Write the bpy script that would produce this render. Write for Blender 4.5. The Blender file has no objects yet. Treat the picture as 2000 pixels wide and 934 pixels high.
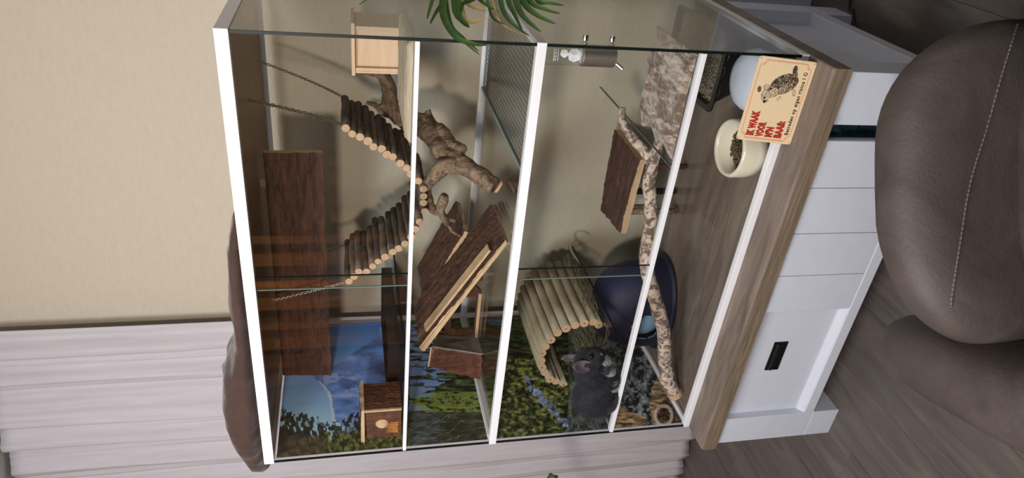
import bpy, bmesh, math, random
import numpy as np
from mathutils import Vector, Matrix, noise
random.seed(7)
S = bpy.context.scene
COL = S.collection
V = Vector

# ------------------------------------------------------------------ camera
FPX = 1364.09
CPOS = V((1.49382, -1.32175, 0.97299))
def _rot(w):
    t = math.sqrt(sum(a*a for a in w))
    K = Matrix(((0,-w[2],w[1]),(w[2],0,-w[0]),(-w[1],w[0],0))) * (1/t)
    return Matrix.Identity(3) + K*math.sin(t) + (K@K)*(1-math.cos(t))
RW = _rot((0.5532, -0.2285, 0.0432)) @ Matrix(((0,0,-1),(-1,0,0),(0,1,0)))   # rows: image right, image down, forward
cam = bpy.data.cameras.new('camera'); camo = bpy.data.objects.new('camera', cam); COL.objects.link(camo)
cam.sensor_fit = 'HORIZONTAL'; cam.sensor_width = 36; cam.lens = FPX/2000*36; cam.clip_start = 0.02
M3 = Matrix((RW[0], -RW[1], -RW[2])).transposed()
camo.matrix_world = Matrix.Translation(CPOS) @ M3.to_4x4()
S.camera = camo
def ray(u, v):
    return RW.transposed() @ V(((u-1000)/FPX, (v-467)/FPX, 1))
def at(u, v, x=None, y=None, z=None, d=None):      # the place where a sight line meets a real plane of the room
    r = ray(u, v)
    if d is None:
        k, a = (0, x) if x is not None else (1, y) if y is not None else (2, z)
        d = (a-CPOS[k])/r[k]
    return CPOS + r*d
# ------------------------------------------------------------------ world, lamps, exposure
S.view_settings.view_transform = 'Standard'; S.view_settings.look = 'None'
S.view_settings.gamma = 1; S.view_settings.exposure = 0.2
S.cycles.transparent_max_bounces = 40; S.cycles.max_bounces = 10
S.cycles.caustics_reflective = False; S.cycles.caustics_refractive = False
W = bpy.data.worlds.new('world'); S.world = W; W.use_nodes = True
W.node_tree.nodes['Background'].inputs[0].default_value = (0.62, 0.78, 1, 1)
W.node_tree.nodes['Background'].inputs[1].default_value = 0.42
def lamp(name, loc, target, size, power, col):
    l = bpy.data.lights.new(name, 'AREA'); l.shape = 'DISK'; l.size = size; l.energy = power; l.color = col
    o = bpy.data.objects.new(name, l); COL.objects.link(o); o.location = loc
    o.rotation_euler = (V(target)-V(loc)).to_track_quat('-Z', 'Y').to_euler()
    return o
lamp('phone_side_lamp', (0.98,-1.62,1.22), (0.5,0.4,0.5), 0.16, 17, (1,0.88,0.77))
lamp('ceiling_lamp', (0.2,-1.3,2.02), (0.3,0.0,0.0), 0.8, 20, (1,0.87,0.75))
lamp('cool_overhead_fill', (0.3,-1.75,2.05), (0.5,0.2,0.2), 0.9, 46, (0.72,0.86,1))  # added cool fill hung under the ceiling, not a window
lamp('right_fill', (2.9,-1.8,1.7), (0.9,0.2,0.3), 0.9, 8, (0.9,0.94,1))  # added weak cool fill from the right, no real source
lamp('divider_fill', (-1.2,-1.6,1.75), (-1.6,-2.6,1.2), 0.2, 22, (1,0.66,0.34))  # added warm fill so the slats show up mirrored in the glass

# ------------------------------------------------------------------ materials
def mat(name, col, rough=0.6, metal=0, var=None, scale=(8,8,8), amt=0.5, bump=0, bscale=None, detail=6, spec=None, sheen=0, distort=0, thr=None):
    m = bpy.data.materials.new(name); m.use_nodes = True
    nt = m.node_tree; b = nt.nodes['Principled BSDF']
    c = (*col, 1)
    b.inputs['Base Color'].default_value = c; b.inputs['Roughness'].default_value = rough; b.inputs['Metallic'].default_value = metal
    if spec is not None: b.inputs['Specular IOR Level'].default_value = spec
    if sheen: b.inputs['Sheen Weight'].default_value = sheen; b.inputs['Sheen Roughness'].default_value = 0.4
    if var or bump:
        tc = nt.nodes.new('ShaderNodeTexCoord'); mp = nt.nodes.new('ShaderNodeMapping'); mp.inputs['Scale'].default_value = scale
        nt.links.new(tc.outputs['Object'], mp.inputs['Vector'])
        n = nt.nodes.new('ShaderNodeTexNoise'); n.inputs['Scale'].default_value = 1; n.inputs['Detail'].default_value = detail
        n.inputs['Roughness'].default_value = 0.62; n.inputs['Distortion'].default_value = distort
        nt.links.new(mp.outputs[0], n.inputs['Vector'])
        if var:
            cr = nt.nodes.new('ShaderNodeValToRGB'); lo, hi = thr or (0.5-amt*0.4, 0.5+amt*0.4)
            cr.color_ramp.elements[0].position = lo; cr.color_ramp.elements[1].position = hi
            cr.color_ramp.elements[0].color = c; cr.color_ramp.elements[1].color = (*var, 1)
            nt.links.new(n.outputs['Fac'], cr.inputs[0]); nt.links.new(cr.outputs[0], b.inputs['Base Color'])
        if bump:
            src = n
            if bscale:
                mp2 = nt.nodes.new('ShaderNodeMapping'); mp2.inputs['Scale'].default_value = bscale
                nt.links.new(tc.outputs['Object'], mp2.inputs['Vector'])
                src = nt.nodes.new('ShaderNodeTexNoise'); src.inputs['Scale'].default_value = 1; src.inputs['Detail'].default_value = 5
                nt.links.new(mp2.outputs[0], src.inputs['Vector'])
            bp = nt.nodes.new('ShaderNodeBump'); bp.inputs['Strength'].default_value = bump; bp.inputs['Distance'].default_value = 0.01
            nt.links.new(src.outputs['Fac'], bp.inputs['Height']); nt.links.new(bp.outputs[0], b.inputs['Normal'])
    return m
def glassmat(name, tint, refl=1.0):
    m = bpy.data.materials.new(name); m.use_nodes = True; nt = m.node_tree; nt.nodes.clear()
    o = nt.nodes.new('ShaderNodeOutputMaterial'); mx = nt.nodes.new('ShaderNodeMixShader')
    t = nt.nodes.new('ShaderNodeBsdfTransparent'); t.inputs[0].default_value = (*tint, 1)
    g = nt.nodes.new('ShaderNodeBsdfGlossy'); g.inputs['Roughness'].default_value = 0.0
    lw = nt.nodes.new('ShaderNodeLayerWeight'); lw.inputs[0].default_value = 0.5
    # Schlick: 0.04+0.96*(1-cos)^5, cos = 1-facing
    p = nt.nodes.new('ShaderNodeMath'); p.operation = 'POWER'; p.inputs[1].default_value = 5
    mm = nt.nodes.new('ShaderNodeMath'); mm.operation = 'MULTIPLY_ADD'; mm.inputs[1].default_value = 0.96*refl; mm.inputs[2].default_value = 0.04*refl
    nt.links.new(lw.outputs['Facing'], p.inputs[0]); nt.links.new(p.outputs[0], mm.inputs[0]); nt.links.new(mm.outputs[0], mx.inputs[0])
    nt.links.new(t.outputs[0], mx.inputs[1]); nt.links.new(g.outputs[0], mx.inputs[2]); nt.links.new(mx.outputs[0], o.inputs[0])
    return m
def vcmat(name, rough=0.4, emit=0):
    m = bpy.data.materials.new(name); m.use_nodes = True; nt = m.node_tree; b = nt.nodes['Principled BSDF']
    a = nt.nodes.new('ShaderNodeVertexColor'); a.layer_name = 'Col'
    nt.links.new(a.outputs[0], b.inputs['Base Color']); b.inputs['Roughness'].default_value = rough
    return m
def s2l(c): return tuple(((x/255)/12.92 if x/255 <= 0.04045 else ((x/255+0.055)/1.055)**2.4) for x in c)

M = {}
M['wall'] = mat('wall_plaster', s2l((204,192,173)), 0.9, var=s2l((198,186,166)), scale=(30,30,90), bump=0.12, bscale=(60,60,400))
M['ceiling'] = mat('ceiling_paint', s2l((205,205,205)), 0.9)
M['curtain'] = mat('curtain_linen', s2l((206,200,205)), 0.9, var=s2l((194,187,193)), scale=(60,60,5), bump=0.1, bscale=(60,60,700))
M['floor'] = mat('floor_laminate', s2l((74,68,65)), 0.5, var=s2l((106,97,92)), scale=(16,2.5,4), amt=0.5, bump=0.05, distort=1.2)
M['slab'] = mat('greyed_oak', s2l((94,82,74)), 0.5, var=s2l((140,125,114)), scale=(4,26,26), amt=0.5, bump=0.15, distort=1.0)
M['slab_edge'] = mat('rough_oak_edge', s2l((98,86,76)), 0.6, var=s2l((138,120,98)), scale=(5,30,60), amt=0.5, bump=0.4, distort=1.0)
M['white'] = mat('white_lacquer', s2l((210,214,226)), 0.45, var=s2l((205,209,221)), scale=(20,20,20), bump=0.02)
M['rail'] = mat('white_plastic', s2l((235,235,240)), 0.35)
M['black_metal'] = mat('black_metal', (0.012,0.012,0.014), 0.45, metal=0.6)
M['dark'] = mat('interior_shade_black', (0.01,0.01,0.012), 0.9)  # near-black standing for the shade inside the sideboard
M['glass'] = glassmat('clear_glass', (0.992,0.997,0.994), 0.6)
M['sideglass'] = glassmat('side_glass', (0.955,0.975,0.97))
M['gedge'] = mat('glass_edge', (0.004,0.010,0.008), 0.4, spec=0.2)
M['gedge_light'] = mat('polished_glass_edge', (0.2,0.29,0.26), 0.2)
M['bark'] = mat('bark', s2l((42,27,22)), 0.85, var=s2l((102,68,52)), scale=(10,50,50), amt=0.5, bump=0.9, bscale=(14,90,90), distort=1.5)
M['barkz'] = mat('bark_upright', s2l((44,25,18)), 0.8, var=s2l((108,62,42)), scale=(50,50,10), amt=0.5, bump=0.8, bscale=(90,90,14), distort=1.5)
M['sawn'] = mat('sawn_wood', s2l((208,180,144)), 0.7, var=s2l((178,146,110)), scale=(12,80,80), amt=0.6, bump=0.1)
M['greywood'] = mat('weathered_wood', s2l((150,150,148)), 0.8, var=s2l((112,110,106)), scale=(30,30,30), amt=0.6)
M['pale'] = mat('pale_plywood', s2l((214,186,156)), 0.6, var=s2l((198,166,134)), scale=(8,8,60), amt=0.5)
M['logbark'] = mat('log_bark', s2l((88,76,66)), 0.85, var=s2l((138,120,102)), scale=(70,30,70), amt=0.6, bump=0.6)
M['logdark'] = mat('log_bark_dark', s2l((60,52,50)), 0.85, var=s2l((104,90,78)), scale=(70,30,70), amt=0.6, bump=0.6)
M['logend'] = mat('log_end', s2l((205,172,138)), 0.7, var=s2l((176,140,106)), scale=(120,120,120), amt=0.6)
M['willow'] = mat('willow_log', s2l((178,168,142)), 0.65, var=s2l((134,126,104)), scale=(60,14,60), amt=0.7, bump=0.2)
M['drift'] = mat('driftwood', s2l((58,43,36)), 0.75, var=s2l((162,136,110)), scale=(30,30,30), amt=0.5, bump=0.8, bscale=(60,60,24), distort=2.5)
M['birch'] = mat('mottled_branch', s2l((104,88,80)), 0.75, var=s2l((206,186,168)), scale=(48,48,48), thr=(0.44,0.56), bump=0.5, distort=1.0)
M['navy'] = mat('navy_plastic', s2l((16,24,62)), 0.6, var=s2l((13,20,54)), scale=(10,10,10))
M['paleblue'] = mat('pale_blue_lining', s2l((150,190,225)), 0.6)
M['cream'] = mat('cream_ceramic', s2l((222,214,192)), 0.22)
M['pellet'] = mat('pellet', s2l((98,86,66)), 0.9, var=s2l((70,62,46)), scale=(150,150,150))
M['frost'] = mat('frosted_white', s2l((196,206,220)), 0.35)
M['blackplastic'] = mat('black_plastic', (0.012,0.012,0.014), 0.32)
M['shaving'] = mat('wood_shaving', s2l((168,158,142)), 0.9, var=s2l((128,120,108)), scale=(200,200,200))
M['fleece'] = mat('brown_fleece', s2l((112,92,76)), 0.95, var=s2l((186,172,160)), scale=(38,14,14), thr=(0.46,0.62), bump=0.8, bscale=(80,80,80), distort=1.0, sheen=0.4)
M['felt'] = mat('felt_board', s2l((196,184,162)), 0.95, var=s2l((160,144,120)), scale=(10,60,60), amt=0.6, bump=0.5)
M['velvet'] = mat('brown_velvet', s2l((72,50,42)), 0.9, var=s2l((58,40,34)), scale=(20,20,20), sheen=0.3, bump=0.2)
M['steel'] = mat('brushed_steel', (0.75,0.70,0.66), 0.36, metal=1)
M['chrome'] = mat('chrome', (0.8,0.78,0.75), 0.12, metal=1)
M['wire'] = mat('galvanised_wire', (0.12,0.13,0.14), 0.4, metal=0.8)
M['lidmesh'] = mat('bronze_mesh', (0.34,0.25,0.17), 0.4, metal=0.7)
M['chain'] = mat('chain_metal', (0.45,0.42,0.35), 0.3, metal=1)
M['leather'] = mat('brown_suede', s2l((58,49,47)), 0.62, var=s2l((82,73,70)), scale=(6,6,6), amt=0.55, bump=0.12, bscale=(150,150,150), distort=1.5)
M['stitch'] = mat('pale_thread', s2l((190,185,178)), 0.8)
M['leaf'] = mat('palm_leaf', s2l((28,52,22)), 0.5, var=s2l((64,92,36)), scale=(14,14,14), amt=0.5)
M['leaf2'] = mat('palm_leaf_dry', s2l((120,116,60)), 0.55, var=s2l((150,120,84)), scale=(30,30,30))
M['stem'] = mat('plant_stem', s2l((96,110,56)), 0.6)
M['pot'] = mat('pot_ceramic', s2l((70,68,66)), 0.5)
M['soil'] = mat('soil', s2l((48,36,26)), 0.95)
M['fur'] = mat('grey_fur', s2l((17,18,24)), 0.9, var=s2l((36,38,46)), scale=(40,40,40), sheen=0.2)
M['furlight'] = mat('pale_belly_fur', s2l((140,142,150)), 0.9, sheen=0.2)
M['ear'] = mat('ear_skin', s2l((104,92,100)), 0.7, var=s2l((78,70,78)), scale=(60,60,60))
M['eye'] = mat('black_eye', (0.002,0.002,0.003), 0.05)
M['hay'] = mat('hay', s2l((132,128,98)), 0.9, var=s2l((92,92,68)), scale=(90,90,90))
M['rope'] = mat('jute_rope', s2l((150,128,92)), 0.9, bump=0.5, scale=(200,200,200))
M['signred'] = mat('sign_red', s2l((198,46,32)), 0.45)
M['signblack'] = mat('sign_black', s2l((38,30,28)), 0.5)
M['signback'] = mat('sign_metal', s2l((222,198,160)), 0.4)
M['blackcloth'] = mat('black_plastic_bag', (0.012,0.016,0.02), 0.25, bump=0.8, scale=(20,20,30))
M['bluebag'] = mat('blue_plastic_bag', s2l((66,96,112)), 0.2, var=s2l((28,44,58)), scale=(30,30,60), bump=0.8)
M['print'] = vcmat('printed_poster', 0.6)
M['signprint'] = vcmat('printed_sign', 0.4)
M['oakfurn'] = mat('warm_oak_boards', s2l((150,96,44)), 0.5, var=s2l((186,128,70)), scale=(30,30,3), amt=0.5)
M['shade'] = mat('dark_wall', s2l((60,56,52)), 0.9)

# ------------------------------------------------------------------ mesh builder
class MB:
    def __init__(s): s.v = []; s.f = []; s.m = []; s.cols = None
    def add(s, vs, fs, mi=0):
        b = len(s.v); s.v += [tuple(p) for p in vs]; s.f += [tuple(b+i for i in f) for f in fs]; s.m += [mi]*len(fs); return s
    def box(s, a, b, mi=0):
        x0,y0,z0 = a; x1,y1,z1 = b
        return s.add([(x0,y0,z0),(x1,y0,z0),(x1,y1,z0),(x0,y1,z0),(x0,y0,z1),(x1,y0,z1),(x1,y1,z1),(x0,y1,z1)],
                     [(0,3,2,1),(4,5,6,7),(0,1,5,4),(1,2,6,5),(2,3,7,6),(3,0,4,7)], mi)
    def hexa(s, q, mi=0):   # q = 4 bottom corners, 4 top corners
        return s.add(q, [(0,3,2,1),(4,5,6,7),(0,1,5,4),(1,2,6,5),(2,3,7,6),(3,0,4,7)], mi)
    def tube(s, pts, rad, n=8, caps=True, mi=0, capmi=None, wob=0, seed=0, flat=1):
        pts = [V(p) for p in pts]; k = len(pts)
        if not hasattr(rad, '__len__'): rad = [rad]*k
        t0 = (pts[1]-pts[0]).normalized()
        up = V((0,0,1)) if abs(t0.z) < 0.9 else V((1,0,0))
        nn = t0.cross(up).normalized(); vs = []
        for i, p in enumerate(pts):
            t = (pts[min(i+1,k-1)]-pts[max(i-1,0)]).normalized()
            nn = (nn - t*nn.dot(t)).normalized(); bb = t.cross(nn)
            for j in range(n):
                a = 2*math.pi*j/n; r = rad[i]
                if wob:
                    q = p + (nn*math.cos(a)+bb*math.sin(a))*r
                    r *= 1 + wob*(noise.noise(q*28+V((seed,seed,seed))) + 0.5*noise.noise(q*70))
                vs.append(p + nn*(math.cos(a)*r) + bb*(math.sin(a)*r*flat))
        fs = [(i*n+j, i*n+(j+1)%n, (i+1)*n+(j+1)%n, (i+1)*n+j) for i in range(k-1) for j in range(n)]
        s.add(vs, fs, mi)
        if caps:
            b = len(s.v)-k*n; cm = mi if capmi is None else capmi
            s.f.append(tuple(b+j for j in reversed(range(n)))); s.m.append(cm)
            s.f.append(tuple(b+(k-1)*n+j for j in range(n))); s.m.append(cm)
        return s
    def lathe(s, prof, c, n=32, mi=0, sx=1, sy=1):
        c = V(c); vs = [c+V((r*math.cos(2*math.pi*j/n)*sx, r*math.sin(2*math.pi*j/n)*sy, z)) for r, z in prof for j in range(n)]
        k = len(prof)
        fs = [(i*n+j, i*n+(j+1)%n, (i+1)*n+(j+1)%n, (i+1)*n+j) for i in range(k-1) for j in range(n)]
        return s.add(vs, fs, mi)
    def ell(s, c, r, mi=0, nu=20, nv=12, R=None, pw=1):
        c = V(c); vs = []
        sg = lambda a: math.copysign(abs(a)**pw, a)
        for i in range(nv+1):
            ph = math.pi*i/nv
            for j in range(nu):
                th = 2*math.pi*j/nu
                p = V((r[0]*sg(math.sin(ph))*sg(math.cos(th)), r[1]*sg(math.sin(ph))*sg(math.sin(th)), r[2]*sg(math.cos(ph))))
                vs.append(c + (R@p if R else p))
        fs = [(i*nu+j, (i+1)*nu+j, (i+1)*nu+(j+1)%nu, i*nu+(j+1)%nu) for i in range(nv) for j in range(nu)]
        return s.add(vs, fs, mi)
    def grid(s, fn, nu, nv, mi=0, closed=False):
        vs = [fn(i/nu, j/nv) for i in range(nu+1) for j in range(nv+1)]
        return s.add(vs, [(i*(nv+1)+j, (i+1)*(nv+1)+j, (i+1)*(nv+1)+j+1, i*(nv+1)+j+1) for i in range(nu) for j in range(nv)], mi)
    def build(s, name, mats, parent=None, smooth=False, bevel=0, weld=False, remesh=0, kind=None, label=None):
        me = bpy.data.meshes.new(name)
        org = parent['_o'] if parent is not None and '_o' in parent else (0,0,0)
        org = V(org)
        me.from_pydata([V(p)-org for p in s.v], [], s.f)
        for m in (mats if isinstance(mats, (list,tuple)) else [mats]): me.materials.append(m)
        me.polygons.foreach_set('material_index', s.m)
        if smooth: me.polygons.foreach_set('use_smooth', [True]*len(s.f))
        me.update()
        if weld:
            bm = bmesh.new(); bm.from_mesh(me); bmesh.ops.remove_doubles(bm, verts=bm.verts, dist=1e-5)
            bmesh.ops.recalc_face_normals(bm, faces=bm.faces); bm.to_mesh(me); bm.free()
        o = bpy.data.objects.new(name, me); COL.objects.link(o)
        if parent is not None: o.parent = parent; o['_o'] = tuple(org)
        if bevel:
            b = o.modifiers.new('bevel', 'BEVEL'); b.width = bevel; b.segments = 2; b.limit_method = 'ANGLE'
        if remesh:
            r = o.modifiers.new('remesh', 'REMESH'); r.mode = 'VOXEL'; r.voxel_size = remesh; r.use_smooth_shade = True
            q = o.modifiers.new('smooth', 'SMOOTH'); q.factor = 0.5; q.iterations = 4
        if kind: o['kind'] = kind
        if label: o['label'] = label
        return o
def tag(o, label, cat, group=None):
    o['label'] = label; o['category'] = cat
    if group: o['group'] = group
    return o
def thing(name, label, cat, loc=(0,0,0), group=None):
    o = bpy.data.objects.new(name, None); COL.objects.link(o); o.location = loc; o.empty_display_size = 0.02
    o['_o'] = tuple(loc); return tag(o, label, cat, group)
def struct(o): o['kind'] = 'structure'; return o
def fixloc(o):   # move the mesh so that its own origin sits at its base
    me = o.data; vs = [v.co for v in me.vertices]
    c = V(((min(v.x for v in vs)+max(v.x for v in vs))/2, (min(v.y for v in vs)+max(v.y for v in vs))/2, min(v.z for v in vs)))
    me.transform(Matrix.Translation(-c)); o.location = o.location + c; return o
def spline(pts, n=6):
    P = [V(p) for p in pts]; out = []
    for i in range(len(P)-1):
        p0 = P[max(i-1,0)]; p1 = P[i]; p2 = P[i+1]; p3 = P[min(i+2,len(P)-1)]
        for k in range(n):
            t = k/n
            out.append(0.5*((2*p1)+(p2-p0)*t+(2*p0-5*p1+4*p2-p3)*t*t+(3*p1-p0-3*p2+p3)*t**3))
    out.append(P[-1]); return out
def lerp(a, b, t): return a+(b-a)*t
def rads(rs, n):
    out = []
    for i in range(len(rs)-1):
        out += [lerp(rs[i], rs[i+1], k/n) for k in range(n)]
    return out+[rs[-1]]
def slab_board(P, thick, mats, name, parent, nu=40, nv=14, amp=0.004, jag=0.004, f=45, seed=0, nrm=None):
    # P: four corners (P00,P10,P11,P01) of the bark face; thickness goes against the normal
    P = [V(p) for p in P]; n = ((P[1]-P[0]).cross(P[3]-P[0])).normalized()
    if nrm is not None and n.dot(V(nrm)) < 0: n = -n
    def pt(u, v, back):
        q = lerp(lerp(P[0],P[1],u), lerp(P[3],P[2],u), v)
        e1 = jag*noise.noise(V((q*f*0.6)+V((seed,0,0)))) if (u in (0,1) or v in (0,1)) else 0
        c = lerp(lerp(P[0],P[1],.5), lerp(P[3],P[2],.5), .5)
        q = q + (q-c).normalized()*e1
        if back: return q - n*thick
        L = (P[1]-P[0]).normalized(); s_ = q-L*(q.dot(L))*0.8
        return q + n*(amp*noise.noise(s_*f+V((seed,seed,3))) + amp*0.5*noise.noise(q*f*2.2) + amp*1.2*abs(noise.noise(s_*f*0.5+V((9,seed,0)))))
    b = MB(); b.grid(lambda u,v: pt(u,v,False), nu, nv, 0); b.grid(lambda u,v: pt(u,v,True), nu, nv, 1)
    k = (nu+1)*(nv+1); idx = lambda i,j: i*(nv+1)+j
    for i in range(nu):
        for j in (0, nv): b.f.append((idx(i,j), idx(i+1,j), k+idx(i+1,j), k+idx(i,j))); b.m.append(1)
    for j in range(nv):
        for i in (0, nu): b.f.append((idx(i,j), idx(i,j+1), k+idx(i,j+1), k+idx(i,j))); b.m.append(1)
    o = b.build(name, mats, parent, weld=True)
    return o
# ------------------------------------------------------------------ the room
FZ = -0.425; CW = 1.1191; CD = 0.565; CZ = 2.085
struct(MB().box((-2.6,0.66,FZ-.02),(3.5,0.74,CZ)).build('wall_back', M['wall']))
struct(MB().box((-2.68,-3.3,FZ-.02),(-2.6,0.74,CZ)).build('wall_left', M['wall']))
struct(MB().box((3.5,-3.3,FZ-.02),(3.58,0.74,CZ)).build('wall_right', M['wall']))
struct(MB().box((-2.6,-3.38,FZ-.02),(3.5,-3.3,CZ)).build('wall_front', M['shade']))
struct(MB().box((-2.68,-3.38,CZ),(3.58,0.74,CZ+.06)).build('ceiling', M['ceiling']))
fl = struct(MB().box((-2.6,-3.3,FZ-.06),(3.5,0.66,FZ-.012)).build('floor', M['shade']))
pm = None
for i in range(16):
    x0 = -1.57+i*0.2
    for j in range(3):
        y0 = -2.7 + j*1.25 + (i*0.41 % 1.25) - 0.35
        a, b = max(y0, -3.29), min(y0+1.2492, 0.655)
        if b-a < 0.1: continue
        o = MB().box((x0,a,FZ-.012),(x0+.1993,b,FZ+random.uniform(-.0004,.0003))).build('plank', M['floor'], fl, bevel=.0008)
        o.data.transform(Matrix.Translation(-V((x0,a,FZ)))); o.location = (x0,a,FZ)
struct(MB().box((1.0,0.645,FZ),(3.49,0.66,FZ+.3)).build('baseboard_back', M['white'], bevel=.003))
# slatted oak divider on the far side of the room (seen mirrored in the cage doors)
sc = thing('slatted_divider', 'warm oak slatted room divider seen mirrored in the cage doors', 'divider', (-1.7,-2.6,FZ))
for i in range(9):
    x = -2.3+i*0.17
    MB().box((x,-2.64,FZ),(x+(.1 if i%2 else .06),-2.56,1.9)).build('slat', M['oakfurn'], sc, bevel=.004)
MB().box((-2.32,-2.66,1.9),(-0.84,-2.54,1.96)).build('top_beam', M['oakfurn'], sc)
# curtain
def curt(u, v):
    x = lerp(-0.004, -1.75, u); z = lerp(FZ+.004, 2.07, v)
    base = lerp(0.60, 0.515, min(1, u/0.17))
    y = base + 0.013*math.sin(x*52+3.5*noise.noise(V((x*5,0,z*0.8)))+ z*0.5) + 0.014*noise.noise(V((x*19,3,z*0.9))) + 0.013*noise.noise(V((x*40,3,z*0.5)))+ 0.002*noise.noise(V((x*110,3,z*0.4)))
    return V((x+0.02*(1-v)*noise.noise(V((x*9,z*2,1)))*(1 if u>0 else 0), y, z + (0.004*math.sin(x*60) if v == 0 else 0)))
cu = MB().grid(curt, 520, 60).build('curtain', M['curtain'], smooth=True)
tag(cu, 'off-white pleated linen curtain hanging left of the cage from ceiling to floor', 'curtain')
cu.modifiers.new('solid', 'SOLIDIFY').thickness = 0.0015
fixloc(cu)

# ------------------------------------------------------------------ dresser
DR = thing('sideboard', 'low white sideboard with greyed oak top and sliding doors under the glass cage', 'sideboard', (0.56,0.24,FZ))
yF = -0.08; XL, XR = 0.004, 1.112; YB = 0.53
top = MB().box((-0.004,-0.092,-.045),(1.122,0.572,0)).build('top_board', M['slab'], DR, bevel=.004)
MB().box((-0.003,-0.0935,-.044),(1.121,-0.091,-.006)).build('rough_front_edge', M['slab_edge'], top)
W_ = M['white']
def part(name, a, b, m=None, par=DR, bev=.002): return MB().box(a, b).build(name, m or W_, par, bevel=bev)
part('stile', (XL,yF,-.338),(0.1,YB*0+0.0,-.045))
part('foot', (XL,yF,FZ),(0.1,yF+.09,-.338)); part('foot', (1.018,yF,FZ),(XR,yF+.09,-.338))
part('foot', (XL,0.44,FZ),(0.1,YB,-.338)); part('foot', (1.018,0.44,FZ),(XR,YB,-.338))
part('stile', (1.018,yF,-.338),(XR,0.0,-.045))
part('side_panel', (XL,0.0,-.338),(XL+.02,YB,-.045))
part('bottom_rail', (0.1,yF,-.338),(1.018,yF+.05,-.306))
part('bottom_board', (0.02,yF+.05,-.338),(1.075,YB,-.322)); part('back_board', (0.02,YB-.012,-.338),(1.08,YB,-.045))
part('rear_stile', (1.05,0.452,-.338),(XR,YB,-.045))
part('side_rail', (1.05,0.0,-.338),(XR,0.452,-.296))
sp = part('side_panel', (1.058,0.0,-.296),(1.068,0.452,-.045), bev=0)
for i in range(5):
    a = 0.001+i*0.0902; part('plank', (1.068,a,-.296),(1.0765,a+.0882,-.045), par=sp, bev=.0012)
part('door_edge_board', (0.990,yF+.008,-.306),(1.018,yF+.03,-.045))
part('interior_shade_sheet', (0.5,0.1,-.32),(1.05,0.12,-.047), M['dark'], bev=0)  # black sheet that paints the shade seen through the door gap
dR = part('sliding_door', (0.479,yF+.006,-.306),(0.956,yF+.02,-.047), bev=0)
xs = [0.479,0.5915,0.7145,0.8375,0.956]
for a, b in zip(xs, xs[1:]): part('plank', (a+.0007,yF+.001,-.3055),(b-.0007,yF+.0075,-.047), par=dR, bev=.0015)
dL = part('sliding_door', (0.1,yF+.022,-.306),(0.479,yF+.034,-.047), bev=.0)
# sunken bevel along the foot of the left door
MB().hexa([(0.1,yF+.004,-.3055),(0.479,yF+.004,-.3055),(0.479,yF+.0225,-.3055),(0.1,yF+.0225,-.3055),(0.1,yF+.018,-.2925),(0.479,yF+.018,-.2925),(0.479,yF+.0225,-.2925),(0.1,yF+.0225,-.2925)]).build('bevel_moulding', M['white'], dL)
hx0, hx1, hz0, hz1, hy = 0.262, 0.360, -.176, -.136, yF+.022
pull = MB(); pull.box((hx0,hy-.004,hz0),(hx1,hy,hz0+.004)); pull.box((hx0,hy-.004,hz1-.004),(hx1,hy,hz1)); pull.box((hx0,hy-.004,hz0),(hx0+.005,hy,hz1)); pull.box((hx1-.005,hy-.004,hz0),(hx1,hy,hz1)); pull.box((hx0,hy-.001,hz0),(hx1,hy+.0005,hz1))
pull.tube([(hx0+.004,hy-.003,hz1-.012),(hx1-.004,hy-.003,hz1-.012)],.007,12)
pull.build('flush_handle', M['black_metal'], dL, bevel=.001, label='black metal flush pull handle')
# things kept in the open gap
bag = MB()
bag.grid(lambda u,v: V((lerp(.925,1.01,u), -0.02+0.02*math.sin(u*9)*-1+0.02*noise.noise(V((u*4,v*9,1))), lerp(-.32,-.07,v))), 20, 40)
bagm = bag.build('plastic_bag', M['bluebag'], smooth=True)
bagm.modifiers.new('solid','SOLIDIFY').thickness = .012
tag(bagm, 'crumpled blue-black plastic bag inside the sideboard behind the open door gap', 'bag'); fixloc(bagm)

# ------------------------------------------------------------------ the glass cage
CG = thing('glass_cage', 'two-storey glass chinchilla cage with white rails standing on the sideboard', 'cage', (CW/2,CD/2,0))
R_ = M['rail']; z2, z3, z4 = 0.246, 0.597, 0.840
def cpart(name, a, b, m, par=CG, bev=0.001, label=None): return MB().box(a, b).build(name, m, par, bevel=bev, label=label)
for z0, z1, yy in ((1.175,1.2,.014),(z3-.010,z3+.010,.014)):
    cpart('rail', (-.002,-.004,z0),(CW+.003,yy,z1), R_)
    cpart('rail', (CW-.012,yy,z0),(CW+.003,CD,z1), R_)
    cpart('rail', (-.002,yy,z0),(.010,CD,z1), R_)
    cpart('rail', (.010,CD-.012,z0),(CW-.012,CD,z1), R_)
for z0, z1 in ((z4-.0045,z4+.0045),(z2-.0055,z2+.0055)):
    cpart('sliding_track', (.004,-.004,z0),(CW-.005,.014,z1), R_)
cpart('rail', (-.002,-.004,0),(CW+.003,.014,.017), R_)
cpart('rail', (CW-.012,.014,0),(CW+.003,CD,.017), R_)
for z0,z1 in ((.017,z3-.01),(z3+.01,1.175)):
    s = cpart('side_glass', (CW-.005,.002,z0),(CW,CD-.006,z1), M['sideglass'], bev=0)
    cpart('edge_strip', (CW-.005,-.002,z0),(CW+.0005,.002,z1), M['gedge'], s, 0)
    s = cpart('side_glass', (0,.002,z0),(.004,CD-.006,z1), M['glass'], bev=0)
    cpart('edge_strip', (-.0005,-.002,z0),(.004,.002,z1), M['gedge'], s, 0)
    cpart('back_glass', (.004,CD-.006,z0),(CW-.005,CD,z1), M['glass'], bev=0)
cpart('fixed_pane', (.004,.004,.017),(CW-.005,.008,z2-.0055), M['glass'], bev=0)
cpart('fixed_pane', (.004,.004,z3+.01),(CW-.005,.008,z4-.0045), M['glass'], bev=0)
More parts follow.
